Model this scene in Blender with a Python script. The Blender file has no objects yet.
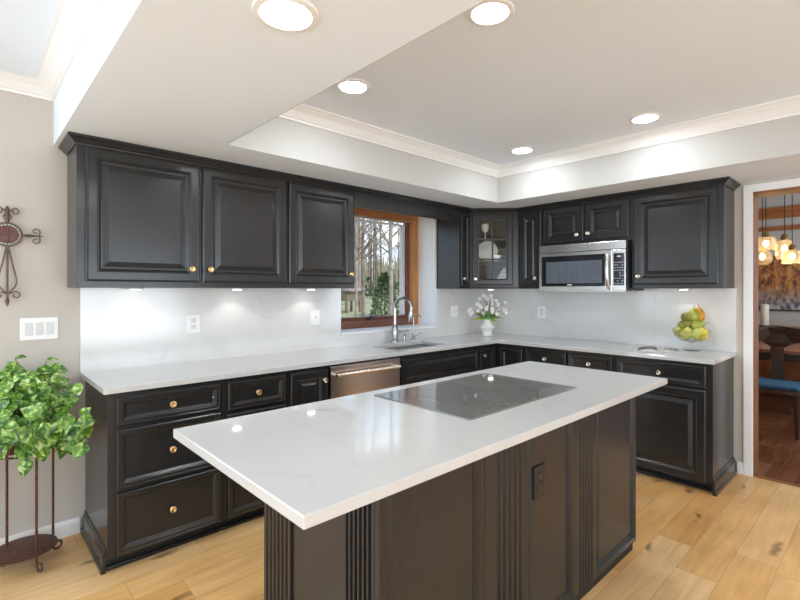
import bpy, bmesh, math, random
from mathutils import Vector, Matrix
R = math.radians
PI = math.pi
scene = bpy.context.scene
COL = scene.collection

# ------------------------------------------------------------------ camera
cam_data = bpy.data.cameras.new('camera')
cam = bpy.data.objects.new('camera', cam_data)
COL.objects.link(cam)
cam.location = (-4.2508, -3.2185, 1.3822)
cam.rotation_euler = (R(90), 0, R(46.6855 - 90))
cam_data.sensor_width = 36.0
cam_data.lens = 466.9 * 36 / 800
cam_data.shift_x = (400 - 405.7) / 800
cam_data.shift_y = (290.0 - 300) / 800
cam_data.clip_start = 0.02
cam_data.clip_end = 300
scene.camera = cam

# ------------------------------------------------------------------ view
scene.view_settings.view_transform = 'Standard'
scene.view_settings.look = 'None'
scene.view_settings.gamma = 1.0
scene.view_settings.exposure = 0.26
scene.view_settings.use_curve_mapping = False
try:
    scene.cycles.max_bounces = 10
    scene.cycles.diffuse_bounces = 6
    scene.cycles.sample_clamp_indirect = 6.0
    scene.cycles.caustics_reflective = False
    scene.cycles.caustics_refractive = False
except Exception:
    pass

# ------------------------------------------------------------------ sky
world = bpy.data.worlds.new('sky')
scene.world = world
world.use_nodes = True
wn = world.node_tree
wn.nodes.clear()
w_out = wn.nodes.new('ShaderNodeOutputWorld')
w_bg = wn.nodes.new('ShaderNodeBackground')
w_tc = wn.nodes.new('ShaderNodeTexCoord')
w_sep = wn.nodes.new('ShaderNodeSeparateXYZ')
w_ramp = wn.nodes.new('ShaderNodeValToRGB')
w_noise = wn.nodes.new('ShaderNodeTexNoise')
w_cr = wn.nodes.new('ShaderNodeValToRGB')
w_mix = wn.nodes.new('ShaderNodeMix')
w_mix.data_type = 'RGBA'
w_noise.inputs['Scale'].default_value = 5.0
w_noise.inputs['Detail'].default_value = 6.0
w_map = wn.nodes.new('ShaderNodeMapping')
w_map.inputs['Scale'].default_value = (1, 1, 2.5)
wn.links.new(w_tc.outputs['Generated'], w_sep.inputs[0])
wn.links.new(w_tc.outputs['Generated'], w_map.inputs[0])
wn.links.new(w_map.outputs[0], w_noise.inputs['Vector'])
wn.links.new(w_sep.outputs['Z'], w_ramp.inputs[0])
e = w_ramp.color_ramp.elements
e[0].position = 0.0; e[0].color = (0.80, 0.88, 0.98, 1)
e[1].position = 0.5; e[1].color = (0.30, 0.52, 0.92, 1)
m_ = w_ramp.color_ramp.elements.new(0.12); m_.color = (0.55, 0.75, 1.0, 1)
wn.links.new(w_noise.outputs[0], w_cr.inputs[0])
w_cr.color_ramp.elements[0].position = 0.53
w_cr.color_ramp.elements[1].position = 0.74
wn.links.new(w_cr.outputs[0], w_mix.inputs[0])
wn.links.new(w_ramp.outputs[0], w_mix.inputs[6])
w_mix.inputs[7].default_value = (1.0, 1.0, 1.0, 1)
wn.links.new(w_mix.outputs[2], w_bg.inputs[0])
w_bg.inputs[1].default_value = 1.7
wn.links.new(w_bg.outputs[0], w_out.inputs[0])


# ------------------------------------------------------------------ large area lights (added fill, and daylight from the side window)
def area_light(name, loc, rot, sx, sy, power, color):
    d = bpy.data.lights.new(name, 'AREA')
    d.shape = 'RECTANGLE'
    d.size = sx; d.size_y = sy
    d.energy = power; d.color = color
    o = bpy.data.objects.new(name, d)
    o.location = loc; o.rotation_euler = rot
    COL.objects.link(o)
    return o


FILL_REAR = area_light('fill_rear', (-3.6, -7.15, 1.25), (R(135), 0, 0), 5.2, 2.2, 120, (0.82, 0.92, 1.0))  # added fill at an unseen opening, tilted up to brighten the ceiling
FILL_LEFT = area_light('fill_left', (-8.05, -3.0, 1.25), (R(130), 0, R(-90)), 4.4, 2.2, 92, (0.74, 0.90, 1.0))  # added cool fill from the unseen left side, aimed up at the ceiling
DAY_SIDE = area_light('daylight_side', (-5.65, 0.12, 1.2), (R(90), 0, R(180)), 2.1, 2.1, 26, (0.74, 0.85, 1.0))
DINE_FILL = area_light('fill_dining', (2.2, -4.95, 1.5), (R(90), 0, 0), 2.4, 1.6, 55, (0.80, 0.90, 1.0))  # added fill to lift the dining room; the wall behind has no window
CAN_STRENGTH = 94.0
PUCK_POWER = 0.20
sun_d = bpy.data.lights.new('sun', 'SUN')
sun_d.energy = 3.6; sun_d.color = (1.0, 0.95, 0.86); sun_d.angle = R(1.5)
sun = bpy.data.objects.new('sun', sun_d)
sun.rotation_euler = (R(42), 0, R(14))
COL.objects.link(sun)


# ------------------------------------------------------------------ materials
def new_mat(name):
    m = bpy.data.materials.new(name)
    m.use_nodes = True
    nt = m.node_tree
    b = nt.nodes['Principled BSDF']
    return m, nt, b


def pmat(name, col, rough=0.5, metal=0.0, spec=0.5, noise=0.0, nscale=20.0, bump=0.0, bscale=60.0, coat=0.0, stretch=None):
    m, nt, b = new_mat(name)
    b.inputs['Base Color'].default_value = (*col, 1)
    b.inputs['Roughness'].default_value = rough
    b.inputs['Metallic'].default_value = metal
    b.inputs['Specular IOR Level'].default_value = spec
    b.inputs['Coat Weight'].default_value = coat
    tc = nt.nodes.new('ShaderNodeTexCoord')
    vec = tc.outputs['Object']
    if stretch:
        mp = nt.nodes.new('ShaderNodeMapping')
        mp.inputs['Scale'].default_value = stretch
        nt.links.new(vec, mp.inputs[0]); vec = mp.outputs[0]
    if noise > 0:
        n = nt.nodes.new('ShaderNodeTexNoise')
        n.inputs['Scale'].default_value = nscale
        n.inputs['Detail'].default_value = 5
        nt.links.new(vec, n.inputs['Vector'])
        r = nt.nodes.new('ShaderNodeValToRGB')
        r.color_ramp.elements[0].position = 0.3
        r.color_ramp.elements[1].position = 0.7
        r.color_ramp.elements[0].color = (*[c * (1 - noise) for c in col], 1)
        r.color_ramp.elements[1].color = (*[min(1, c * (1 + noise)) for c in col], 1)
        nt.links.new(n.outputs[0], r.inputs[0])
        nt.links.new(r.outputs[0], b.inputs['Base Color'])
    if bump > 0:
        n2 = nt.nodes.new('ShaderNodeTexNoise')
        n2.inputs['Scale'].default_value = bscale
        n2.inputs['Detail'].default_value = 3
        nt.links.new(vec, n2.inputs['Vector'])
        bp = nt.nodes.new('ShaderNodeBump')
        bp.inputs['Strength'].default_value = bump
        bp.inputs['Distance'].default_value = 0.01
        nt.links.new(n2.outputs[0], bp.inputs['Height'])
        nt.links.new(bp.outputs[0], b.inputs['Normal'])
    return m


def emat(name, col, strength):
    m, nt, b = new_mat(name)
    b.inputs['Base Color'].default_value = (*col, 1)
    b.inputs['Emission Color'].default_value = (*col, 1)
    b.inputs['Emission Strength'].default_value = strength
    return m


def glass_mat(name, tint=(1, 1, 1), gloss=1.0, rough=0.0):
    m = bpy.data.materials.new(name)
    m.use_nodes = True
    nt = m.node_tree
    nt.nodes.clear()
    out = nt.nodes.new('ShaderNodeOutputMaterial')
    mix = nt.nodes.new('ShaderNodeMixShader')
    tr = nt.nodes.new('ShaderNodeBsdfTransparent')
    gl = nt.nodes.new('ShaderNodeBsdfGlossy')
    fr = nt.nodes.new('ShaderNodeLayerWeight')
    fr.inputs['Blend'].default_value = 0.5
    pw = nt.nodes.new('ShaderNodeMath'); pw.operation = 'POWER'; pw.inputs[1].default_value = 4.0
    sc = nt.nodes.new('ShaderNodeMath'); sc.operation = 'MULTIPLY_ADD'; sc.inputs[1].default_value = 0.75; sc.inputs[2].default_value = 0.05
    mu = nt.nodes.new('ShaderNodeMath'); mu.operation = 'MULTIPLY'; mu.inputs[1].default_value = gloss
    tr.inputs[0].default_value = (*tint, 1)
    gl.inputs['Roughness'].default_value = rough
    nt.links.new(fr.outputs['Facing'], pw.inputs[0])
    nt.links.new(pw.outputs[0], sc.inputs[0])
    nt.links.new(sc.outputs[0], mu.inputs[0])
    nt.links.new(mu.outputs[0], mix.inputs[0])
    nt.links.new(tr.outputs[0], mix.inputs[1])
    nt.links.new(gl.outputs[0], mix.inputs[2])
    nt.links.new(mix.outputs[0], out.inputs[0])
    return m


def plank_mat(name, colors, width, length, rough, knots=True, seam=0.5, gs=1.0):
    """Wood planks running along X: a random tone per board, grain, knots and seams."""
    m, nt, b = new_mat(name)
    N = nt.nodes.new; L = nt.links.new
    tc = N('ShaderNodeTexCoord')
    sep = N('ShaderNodeSeparateXYZ'); L(tc.outputs['Object'], sep.inputs[0])

    def math_(op, a, bb=None, clamp=False):
        n = N('ShaderNodeMath'); n.operation = op; n.use_clamp = clamp
        for i, v in enumerate((a, bb)):
            if v is None: continue
            if isinstance(v, (int, float)): n.inputs[i].default_value = v
            else: L(v, n.inputs[i])
        return n.outputs[0]
    yy = math_('DIVIDE', sep.outputs['Y'], width)
    row = math_('FLOOR', yy)
    wn1 = N('ShaderNodeTexWhiteNoise'); wn1.noise_dimensions = '1D'; L(row, wn1.inputs['W'])
    xo = math_('ADD', math_('DIVIDE', sep.outputs['X'], length), math_('MULTIPLY', wn1.outputs['Value'], 5.0))
    colm = math_('FLOOR', xo)
    cmb = N('ShaderNodeCombineXYZ'); L(row, cmb.inputs[0]); L(colm, cmb.inputs[1])
    wn2 = N('ShaderNodeTexWhiteNoise'); wn2.noise_dimensions = '2D'; L(cmb.outputs[0], wn2.inputs['Vector'])
    ramp = N('ShaderNodeValToRGB')
    els = ramp.color_ramp.elements
    els[0].color = (*colors[0], 1); els[0].position = 0.0
    els[1].color = (*colors[-1], 1); els[1].position = 1.0
    for i, c in enumerate(colors[1:-1]):
        x = els.new((i + 1) / (len(colors) - 1)); x.color = (*c, 1)
    L(wn2.outputs['Value'], ramp.inputs[0])
    # grain
    off = N('ShaderNodeVectorMath'); off.operation = 'MULTIPLY_ADD'
    L(wn2.outputs['Color'], off.inputs[0]); off.inputs[1].default_value = (30, 30, 30)
    L(tc.outputs['Object'], off.inputs[2])
    mp = N('ShaderNodeMapping'); mp.inputs['Scale'].default_value = (1.3 * gs, 14 * gs, 1)
    L(off.outputs[0], mp.inputs[0])
    gn = N('ShaderNodeTexNoise'); gn.inputs['Scale'].default_value = 1.6; gn.inputs['Detail'].default_value = 7
    gn.inputs['Distortion'].default_value = 1.2
    L(mp.outputs[0], gn.inputs['Vector'])
    gr = N('ShaderNodeValToRGB')
    gr.color_ramp.elements[0].position = 0.3; gr.color_ramp.elements[0].color = (0.62, 0.52, 0.42, 1)
    gr.color_ramp.elements[1].position = 0.6; gr.color_ramp.elements[1].color = (1, 1, 1, 1)
    L(gn.outputs[0], gr.inputs[0])
    mul = N('ShaderNodeMix'); mul.data_type = 'RGBA'; mul.blend_type = 'MULTIPLY'; mul.inputs[0].default_value = 0.42
    L(ramp.outputs[0], mul.inputs[6]); L(gr.outputs[0], mul.inputs[7])
    last = mul.outputs[2]
    # broad blotches
    bn = N('ShaderNodeTexNoise'); bn.inputs['Scale'].default_value = 2.6; bn.inputs['Detail'].default_value = 2
    L(off.outputs[0], bn.inputs['Vector'])
    br = N('ShaderNodeValToRGB')
    br.color_ramp.elements[0].position = 0.35; br.color_ramp.elements[0].color = (0.74, 0.60, 0.46, 1)
    br.color_ramp.elements[1].position = 0.6; br.color_ramp.elements[1].color = (1, 1, 1, 1)
    L(bn.outputs[0], br.inputs[0])
    mul2 = N('ShaderNodeMix'); mul2.data_type = 'RGBA'; mul2.blend_type = 'MULTIPLY'; mul2.inputs[0].default_value = 0.42
    L(last, mul2.inputs[6]); L(br.outputs[0], mul2.inputs[7]); last = mul2.outputs[2]
    if knots:
        mk = N('ShaderNodeMapping'); mk.inputs['Scale'].default_value = (1.2, 3.4, 1)
        L(off.outputs[0], mk.inputs[0])
        kd = N('ShaderNodeTexNoise'); kd.inputs['Scale'].default_value = 6
        L(off.outputs[0], kd.inputs['Vector'])
        kv = N('ShaderNodeVectorMath'); kv.operation = 'MULTIPLY_ADD'
        L(kd.outputs['Color'], kv.inputs[0]); kv.inputs[1].default_value = (0.35, 0.35, 0); L(mk.outputs[0], kv.inputs[2])
        vo = N('ShaderNodeTexVoronoi'); vo.voronoi_dimensions = '2D'; vo.inputs['Scale'].default_value = 1.15
        L(kv.outputs[0], vo.inputs['Vector'])
        kr = N('ShaderNodeValToRGB')
        kr.color_ramp.elements[0].position = 0.02; kr.color_ramp.elements[0].color = (0.18, 0.09, 0.04, 1)
        kr.color_ramp.elements[1].position = 0.10; kr.color_ramp.elements[1].color = (1, 1, 1, 1)
        L(vo.outputs['Distance'], kr.inputs[0])
        mul3 = N('ShaderNodeMix'); mul3.data_type = 'RGBA'; mul3.blend_type = 'MULTIPLY'; mul3.inputs[0].default_value = 0.75
        L(last, mul3.inputs[6]); L(kr.outputs[0], mul3.inputs[7]); last = mul3.outputs[2]
    # seams
    fy = math_('FRACT', yy); fx = math_('FRACT', xo)
    ey = math_('MULTIPLY', math_('MINIMUM', fy, math_('SUBTRACT', 1.0, fy)), width)
    ex = math_('MULTIPLY', math_('MINIMUM', fx, math_('SUBTRACT', 1.0, fx)), length)
    ed = math_('MINIMUM', ex, ey)
    sm = math_('LESS_THAN', ed, 0.0012)
    mul4 = N('ShaderNodeMix'); mul4.data_type = 'RGBA'; mul4.blend_type = 'MULTIPLY'
    L(math_('MULTIPLY', sm, seam), mul4.inputs[0]); L(last, mul4.inputs[6]); mul4.inputs[7].default_value = (0.35, 0.22, 0.12, 1)
    L(mul4.outputs[2], b.inputs['Base Color'])
    b.inputs['Roughness'].default_value = rough
    return m


def quartz_mat(name, base, vein, rough, scale=1.6, amount=0.5):
    m, nt, b = new_mat(name)
    N = nt.nodes.new; L = nt.links.new
    tc = N('ShaderNodeTexCoord')
    n = N('ShaderNodeTexNoise'); n.inputs['Scale'].default_value = scale; n.inputs['Detail'].default_value = 8
    n.inputs['Distortion'].default_value = 1.4
    L(tc.outputs['Object'], n.inputs['Vector'])
    s = N('ShaderNodeMath'); s.operation = 'SUBTRACT'; s.inputs[1].default_value = 0.5; L(n.outputs[0], s.inputs[0])
    a = N('ShaderNodeMath'); a.operation = 'ABSOLUTE'; L(s.outputs[0], a.inputs[0])
    r = N('ShaderNodeValToRGB')
    r.color_ramp.elements[0].position = 0.0; r.color_ramp.elements[0].color = (*vein, 1)
    r.color_ramp.elements[1].position = 0.035; r.color_ramp.elements[1].color = (*base, 1)
    L(a.outputs[0], r.inputs[0])
    n2 = N('ShaderNodeTexNoise'); n2.inputs['Scale'].default_value = scale * 2.2
    L(tc.outputs['Object'], n2.inputs['Vector'])
    r2 = N('ShaderNodeValToRGB'); r2.color_ramp.elements[0].position = 0.45; r2.color_ramp.elements[1].position = 0.7
    L(n2.outputs[0], r2.inputs[0])
    mm = N('ShaderNodeMath'); mm.operation = 'MULTIPLY'; mm.inputs[1].default_value = amount; L(r2.outputs[0], mm.inputs[0])
    mx = N('ShaderNodeMix'); mx.data_type = 'RGBA'
    L(mm.outputs[0], mx.inputs[0]); mx.inputs[6].default_value = (*base, 1); L(r.outputs[0], mx.inputs[7])
    L(mx.outputs[2], b.inputs['Base Color'])
    b.inputs['Roughness'].default_value = rough
    b.inputs['Specular IOR Level'].default_value = 0.9
    return m


M = {}
M['wall'] = pmat('beige_wall_paint', (0.57, 0.525, 0.475), 0.85, spec=0.2, bump=0.05, bscale=180)
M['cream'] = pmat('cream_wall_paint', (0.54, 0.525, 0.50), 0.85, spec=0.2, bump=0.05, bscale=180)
M['ceil'] = pmat('ceiling_paint_bounce_tint', (0.825, 0.885, 0.96), 0.9, spec=0.15, bump=0.04, bscale=220)  # white paint; blue tint in the colour cancels warm floor bounce
M['trim'] = pmat('white_trim_paint', (0.86, 0.85, 0.84), 0.4)
M['floor'] = plank_mat('hickory_planks', [(0.80, 0.45, 0.165), (0.87, 0.52, 0.205), (0.90, 0.575, 0.255), (0.93, 0.64, 0.34)], 0.175, 1.35, 0.33)
M['darkfloor'] = plank_mat('dark_hardwood', [(0.16, 0.06, 0.032), (0.23, 0.095, 0.05), (0.30, 0.14, 0.075)], 0.09, 0.9, 0.22, knots=False)
M['quartz'] = quartz_mat('white_quartz', (0.585, 0.58, 0.57), (0.49, 0.48, 0.47), 0.05, 2.2, 0.35)
M['splash'] = quartz_mat('veined_quartz_slab', (0.71, 0.70, 0.69), (0.56, 0.55, 0.54), 0.14, 1.5, 0.6)
M['paint'] = pmat('charcoal_cabinet_paint', (0.021, 0.0205, 0.0207), 0.23, spec=0.5, noise=0.06, nscale=8, bump=0.03, bscale=90)
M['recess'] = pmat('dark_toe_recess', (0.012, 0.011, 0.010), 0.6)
M['cabwood'] = pmat('dark_cabinet_interior', (0.10, 0.07, 0.05), 0.5)
M['brass'] = pmat('brushed_brass', (0.86, 0.56, 0.26), 0.28, metal=1.0, noise=0.05)
M['nickel'] = pmat('champagne_metal_glinting', (0.88, 0.80, 0.70), 0.22, metal=1.0, noise=0.04)  # paler knob copy with bright reflections in its colour; also the dishwasher handle
M['steel'] = pmat('brushed_stainless', (0.68, 0.66, 0.64), 0.26, metal=1.0, noise=0.08, nscale=3, stretch=(2, 2, 90))
M['steelwarm'] = pmat('brushed_stainless_appliance', (0.66, 0.58, 0.53), 0.24, metal=1.0, noise=0.08, nscale=3, stretch=(2, 2, 90))
M['faucet'] = pmat('polished_nickel', (0.40, 0.40, 0.40), 0.2, metal=1.0, noise=0.03)
M['sinksteel'] = pmat('sink_stainless', (0.30, 0.30, 0.31), 0.35, metal=0.8, noise=0.05)
M['cooktopglass'] = pmat('ceramic_glass_grey_reflection', (0.17, 0.165, 0.16), 0.05, spec=1.0, noise=0.05)  # black glass; grey base carries the reflected soffit and backsplash
M['micglass'] = pmat('dark_tinted_glass', (0.012, 0.013, 0.016), 0.08, spec=0.6, noise=0.05)
M['micscreen'] = pmat('perforated_grey_window', (0.10, 0.115, 0.14), 0.15, spec=0.6, noise=0.12, nscale=30, stretch=(1, 1, 0.2))
M['black'] = pmat('black_plastic', (0.012, 0.012, 0.013), 0.35, noise=0.05)
M['mark'] = pmat('pale_print', (0.55, 0.55, 0.55), 0.5, noise=0.05)
M['ring'] = pmat('grey_cooktop_print', (0.13, 0.13, 0.13), 0.15, noise=0.05)
M['plastic'] = pmat('white_plastic', (0.88, 0.87, 0.86), 0.35, noise=0.02)
M['plasticshade'] = pmat('pale_grey_plastic', (0.68, 0.67, 0.66), 0.4, noise=0.02)
M['winwood'] = pmat('orange_stained_pine', (0.42, 0.17, 0.05), 0.35, noise=0.30, nscale=4, stretch=(2, 2, 0.6))
M['winwood_h'] = pmat('orange_stained_pine_rail', (0.40, 0.16, 0.055), 0.35, noise=0.30, nscale=4, stretch=(0.6, 2, 6))
M['redwood'] = pmat('red_brown_stained_sill', (0.17, 0.062, 0.036), 0.4, noise=0.25, nscale=4, stretch=(0.6, 2, 6))
M['sash'] = pmat('pale_aluminium_sash', (0.72, 0.70, 0.70), 0.4, noise=0.03)
M['glass'] = glass_mat('clear_window_glass', (0.97, 0.98, 0.98), 0.6)
M['clear'] = glass_mat('clear_bowl_glass', (0.96, 0.97, 0.96), 1.0, 0.02)
M['cabglass'] = glass_mat('cabinet_door_glass', (0.9, 0.9, 0.88), 0.9)
M['can'] = emat('lit_lamp_lens', (0.86, 0.94, 1.0), CAN_STRENGTH)
M['puck'] = emat('lit_puck_lens', (1.0, 0.95, 0.88), 12.0)
M['iron'] = pmat('rusty_wrought_iron', (0.13, 0.058, 0.036), 0.42, metal=0.5, noise=0.4, nscale=40)
M['bronze'] = pmat('aged_bronze_wire', (0.16, 0.11, 0.075), 0.45, metal=0.6, noise=0.35, nscale=40)
M['plaque'] = pmat('dark_red_enamel', (0.11, 0.022, 0.018), 0.4, noise=0.4, nscale=50)
M['bead'] = pmat('pale_silver_beads', (0.7, 0.67, 0.62), 0.35, metal=0.4, noise=0.1)
M['basket'] = pmat('brown_wicker', (0.10, 0.035, 0.02), 0.6, noise=0.4, nscale=60, bump=0.6, bscale=90)
M['soil'] = pmat('dark_potting_soil', (0.03, 0.02, 0.012), 0.9, noise=0.3, nscale=80)
M['stem'] = pmat('green_plant_stem', (0.16, 0.20, 0.05), 0.6, noise=0.2)
M['cream_china'] = pmat('white_glazed_china', (0.84, 0.83, 0.80), 0.2, noise=0.02)
M['petal'] = pmat('white_flower_petal', (0.85, 0.84, 0.80), 0.6, noise=0.05)
M['blade'] = pmat('bright_green_leaf', (0.16, 0.36, 0.05), 0.45, noise=0.35, nscale=25)
M['bladeyel'] = pmat('yellow_green_leaf', (0.50, 0.58, 0.12), 0.45, noise=0.25, nscale=25)
M['twig'] = pmat('brown_twig', (0.14, 0.09, 0.05), 0.7, noise=0.2)
M['pear_green'] = pmat('green_pear_skin', (0.36, 0.42, 0.06), 0.38, noise=0.3, nscale=28)
M['pear_olive'] = pmat('olive_pear_skin', (0.25, 0.24, 0.05), 0.4, noise=0.4, nscale=28)
M['pear_gold'] = pmat('golden_pear_skin', (0.62, 0.32, 0.03), 0.38, noise=0.4, nscale=18)
M['pear_pale'] = pmat('pale_yellow_pear_skin', (0.62, 0.60, 0.15), 0.38, noise=0.2, nscale=28)
M['lemon'] = pmat('lemon_skin', (0.80, 0.64, 0.02), 0.4, noise=0.12, nscale=40, bump=0.2, bscale=200)
M['page'] = pmat('printed_page', (0.60, 0.59, 0.57), 0.5, noise=0.1, nscale=9)
M['photo'] = pmat('page_photograph', (0.17, 0.16, 0.14), 0.6, noise=0.8, nscale=14)
M['dinewood'] = pmat('dark_walnut', (0.055, 0.020, 0.009), 0.3, noise=0.35, nscale=5, stretch=(1, 4, 4))
M['tablewood'] = pmat('red_brown_tabletop', (0.30, 0.12, 0.06), 0.25, noise=0.3, nscale=5, stretch=(1, 6, 1))
M['beamwood'] = pmat('orange_stained_beam', (0.36, 0.12, 0.03), 0.4, noise=0.3, nscale=5, stretch=(3, 0.7, 6))
M['jamb'] = pmat('brown_stained_jamb', (0.23, 0.085, 0.022), 0.5, noise=0.3, nscale=5, stretch=(3, 3, 0.7))
M['blue'] = pmat('blue_seat_fabric', (0.035, 0.13, 0.24), 0.8, noise=0.35, nscale=30, bump=0.3, bscale=200)
M['wax'] = pmat('ivory_candle_wax', (0.85, 0.80, 0.66), 0.5, noise=0.03)
M['bulb'] = emat('lit_filament_bulb', (1.0, 0.74, 0.42), 10.0)
M['shadeglass'] = glass_mat('crackled_amber_glass', (0.97, 0.88, 0.72), 1.6, 0.2)
_nt = M['shadeglass'].node_tree
_tl = _nt.nodes.new('ShaderNodeBsdfTranslucent'); _tl.inputs[0].default_value = (0.95, 0.80, 0.55, 1)
_mx = _nt.nodes.new('ShaderNodeMixShader')
_nz = _nt.nodes.new('ShaderNodeTexNoise'); _nz.inputs['Scale'].default_value = 60
_mr = _nt.nodes.new('ShaderNodeMapRange'); _mr.inputs['From Min'].default_value = 0.35; _mr.inputs['From Max'].default_value = 0.65
_mr.inputs['To Min'].default_value = 0.06; _mr.inputs['To Max'].default_value = 0.36
_out = [n for n in _nt.nodes if n.type == 'OUTPUT_MATERIAL'][0]
_first = _out.inputs[0].links[0].from_socket
_nt.links.new(_nz.outputs[0], _mr.inputs[0]); _nt.links.new(_mr.outputs[0], _mx.inputs[0])
_nt.links.new(_first, _mx.inputs[1]); _nt.links.new(_tl.outputs[0], _mx.inputs[2]); _nt.links.new(_mx.outputs[0], _out.inputs[0])
M['cordblack'] = pmat('black_cord', (0.01, 0.01, 0.01), 0.6, noise=0.05)
M['socket'] = pmat('antique_brass_socket', (0.30, 0.20, 0.08), 0.35, metal=0.9, noise=0.2)
M['bark'] = pmat('grey_brown_bark', (0.20, 0.14, 0.10), 0.9, noise=0.4, nscale=6, bump=0.5, bscale=20)
M['bark2'] = pmat('pale_bark', (0.27, 0.22, 0.165), 0.9, noise=0.35, nscale=6, bump=0.5, bscale=20)
M['grass'] = pmat('winter_lawn', (0.27, 0.25, 0.11), 0.95, noise=0.35, nscale=1.2)
M['shrub'] = pmat('evergreen_needles', (0.10, 0.14, 0.04), 0.8, noise=0.5, nscale=5)
M['brush'] = pmat('dry_woodland_brush', (0.33, 0.29, 0.18), 0.95, noise=0.4, nscale=3)
M['shed'] = pmat('weathered_timber', (0.20, 0.13, 0.08), 0.85, noise=0.3, nscale=8)


def leaf_material():
    m, nt, b = new_mat('variegated_leaf')
    N = nt.nodes.new; L = nt.links.new
    tc = N('ShaderNodeTexCoord')
    n = N('ShaderNodeTexNoise'); n.inputs['Scale'].default_value = 25; n.inputs['Detail'].default_value = 5
    n.inputs['Distortion'].default_value = 1.5
    L(tc.outputs['Object'], n.inputs['Vector'])
    r = N('ShaderNodeValToRGB')
    r.color_ramp.elements[0].position = 0.36; r.color_ramp.elements[0].color = (0.022, 0.075, 0.012, 1)
    r.color_ramp.elements[1].position = 0.70; r.color_ramp.elements[1].color = (0.70, 0.76, 0.48, 1)
    x = r.color_ramp.elements.new(0.48); x.color = (0.09, 0.22, 0.022, 1)
    x = r.color_ramp.elements.new(0.58); x.color = (0.26, 0.44, 0.07, 1)
    L(n.outputs[0], r.inputs[0]); L(r.outputs[0], b.inputs['Base Color'])
    b.inputs['Roughness'].default_value = 0.32
    return m


def painting_material():
    m, nt, b = new_mat('autumn_landscape_canvas')
    N = nt.nodes.new; L = nt.links.new
    tc = N('ShaderNodeTexCoord')
    mp = N('ShaderNodeMapping'); mp.inputs['Scale'].default_value = (1, 3.2, 2.0)
    L(tc.outputs['Object'], mp.inputs[0])
    n = N('ShaderNodeTexNoise'); n.inputs['Scale'].default_value = 4.5; n.inputs['Detail'].default_value = 9
    n.inputs['Roughness'].default_value = 0.72
    L(mp.outputs[0], n.inputs['Vector'])
    r = N('ShaderNodeValToRGB')
    r.color_ramp.elements[0].position = 0.36; r.color_ramp.elements[0].color = (0.03, 0.035, 0.04, 1)
    r.color_ramp.elements[1].position = 0.70; r.color_ramp.elements[1].color = (0.55, 0.52, 0.45, 1)
    for pos, c in ((0.45, (0.20, 0.07, 0.02)), (0.52, (0.48, 0.17, 0.04)), (0.59, (0.50, 0.27, 0.07))):
        x = r.color_ramp.elements.new(pos); x.color = (*c, 1)
    L(n.outputs[0], r.inputs[0])
    n2 = N('ShaderNodeTexNoise'); n2.inputs['Scale'].default_value = 7; n2.inputs['Detail'].default_value = 8
    L(mp.outputs[0], n2.inputs['Vector'])
    r2 = N('ShaderNodeValToRGB')
    r2.color_ramp.elements[0].position = 0.4; r2.color_ramp.elements[0].color = (0.05, 0.07, 0.10, 1)
    r2.color_ramp.elements[1].position = 0.65; r2.color_ramp.elements[1].color = (0.50, 0.50, 0.50, 1)
    L(n2.outputs[0], r2.inputs[0])
    sp = N('ShaderNodeSeparateXYZ'); L(tc.outputs['Object'], sp.inputs[0])
    mr = N('ShaderNodeMapRange'); mr.inputs['From Min'].default_value = 0.05; mr.inputs['From Max'].default_value = 0.35
    mr.inputs['To Min'].default_value = 1; mr.inputs['To Max'].default_value = 0
    L(sp.outputs['Z'], mr.inputs[0])
    mx = N('ShaderNodeMix'); mx.data_type = 'RGBA'
    L(mr.outputs[0], mx.inputs[0]); L(r.outputs[0], mx.inputs[6]); L(r2.outputs[0], mx.inputs[7])
    L(mx.outputs[2], b.inputs['Base Color'])
    b.inputs['Roughness'].default_value = 0.5
    return m


M['leaf'] = leaf_material()
M['canvas'] = painting_material()


# ------------------------------------------------------------------ mesh builder
class Frame:
    """s along the run, t out of the wall, z up."""
    def __init__(self, o=(0, 0, 0), s=(1, 0, 0), t=(0, 1, 0)):
        self.o = Vector(o); self.s = Vector(s).normalized(); self.t = Vector(t).normalized()

    def __call__(self, s, t, z):
        return self.o + self.s * s + self.t * t + Vector((0, 0, z))


WORLD = Frame()
FA = Frame((0, 0, 0), (1, 0, 0), (0, -1, 0))      # wall with the window: s = world x, t = distance from wall
FB = Frame((0, 0, 0), (0, -1, 0), (-1, 0, 0))     # microwave wall: s = -y, t = distance from wall


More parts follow.
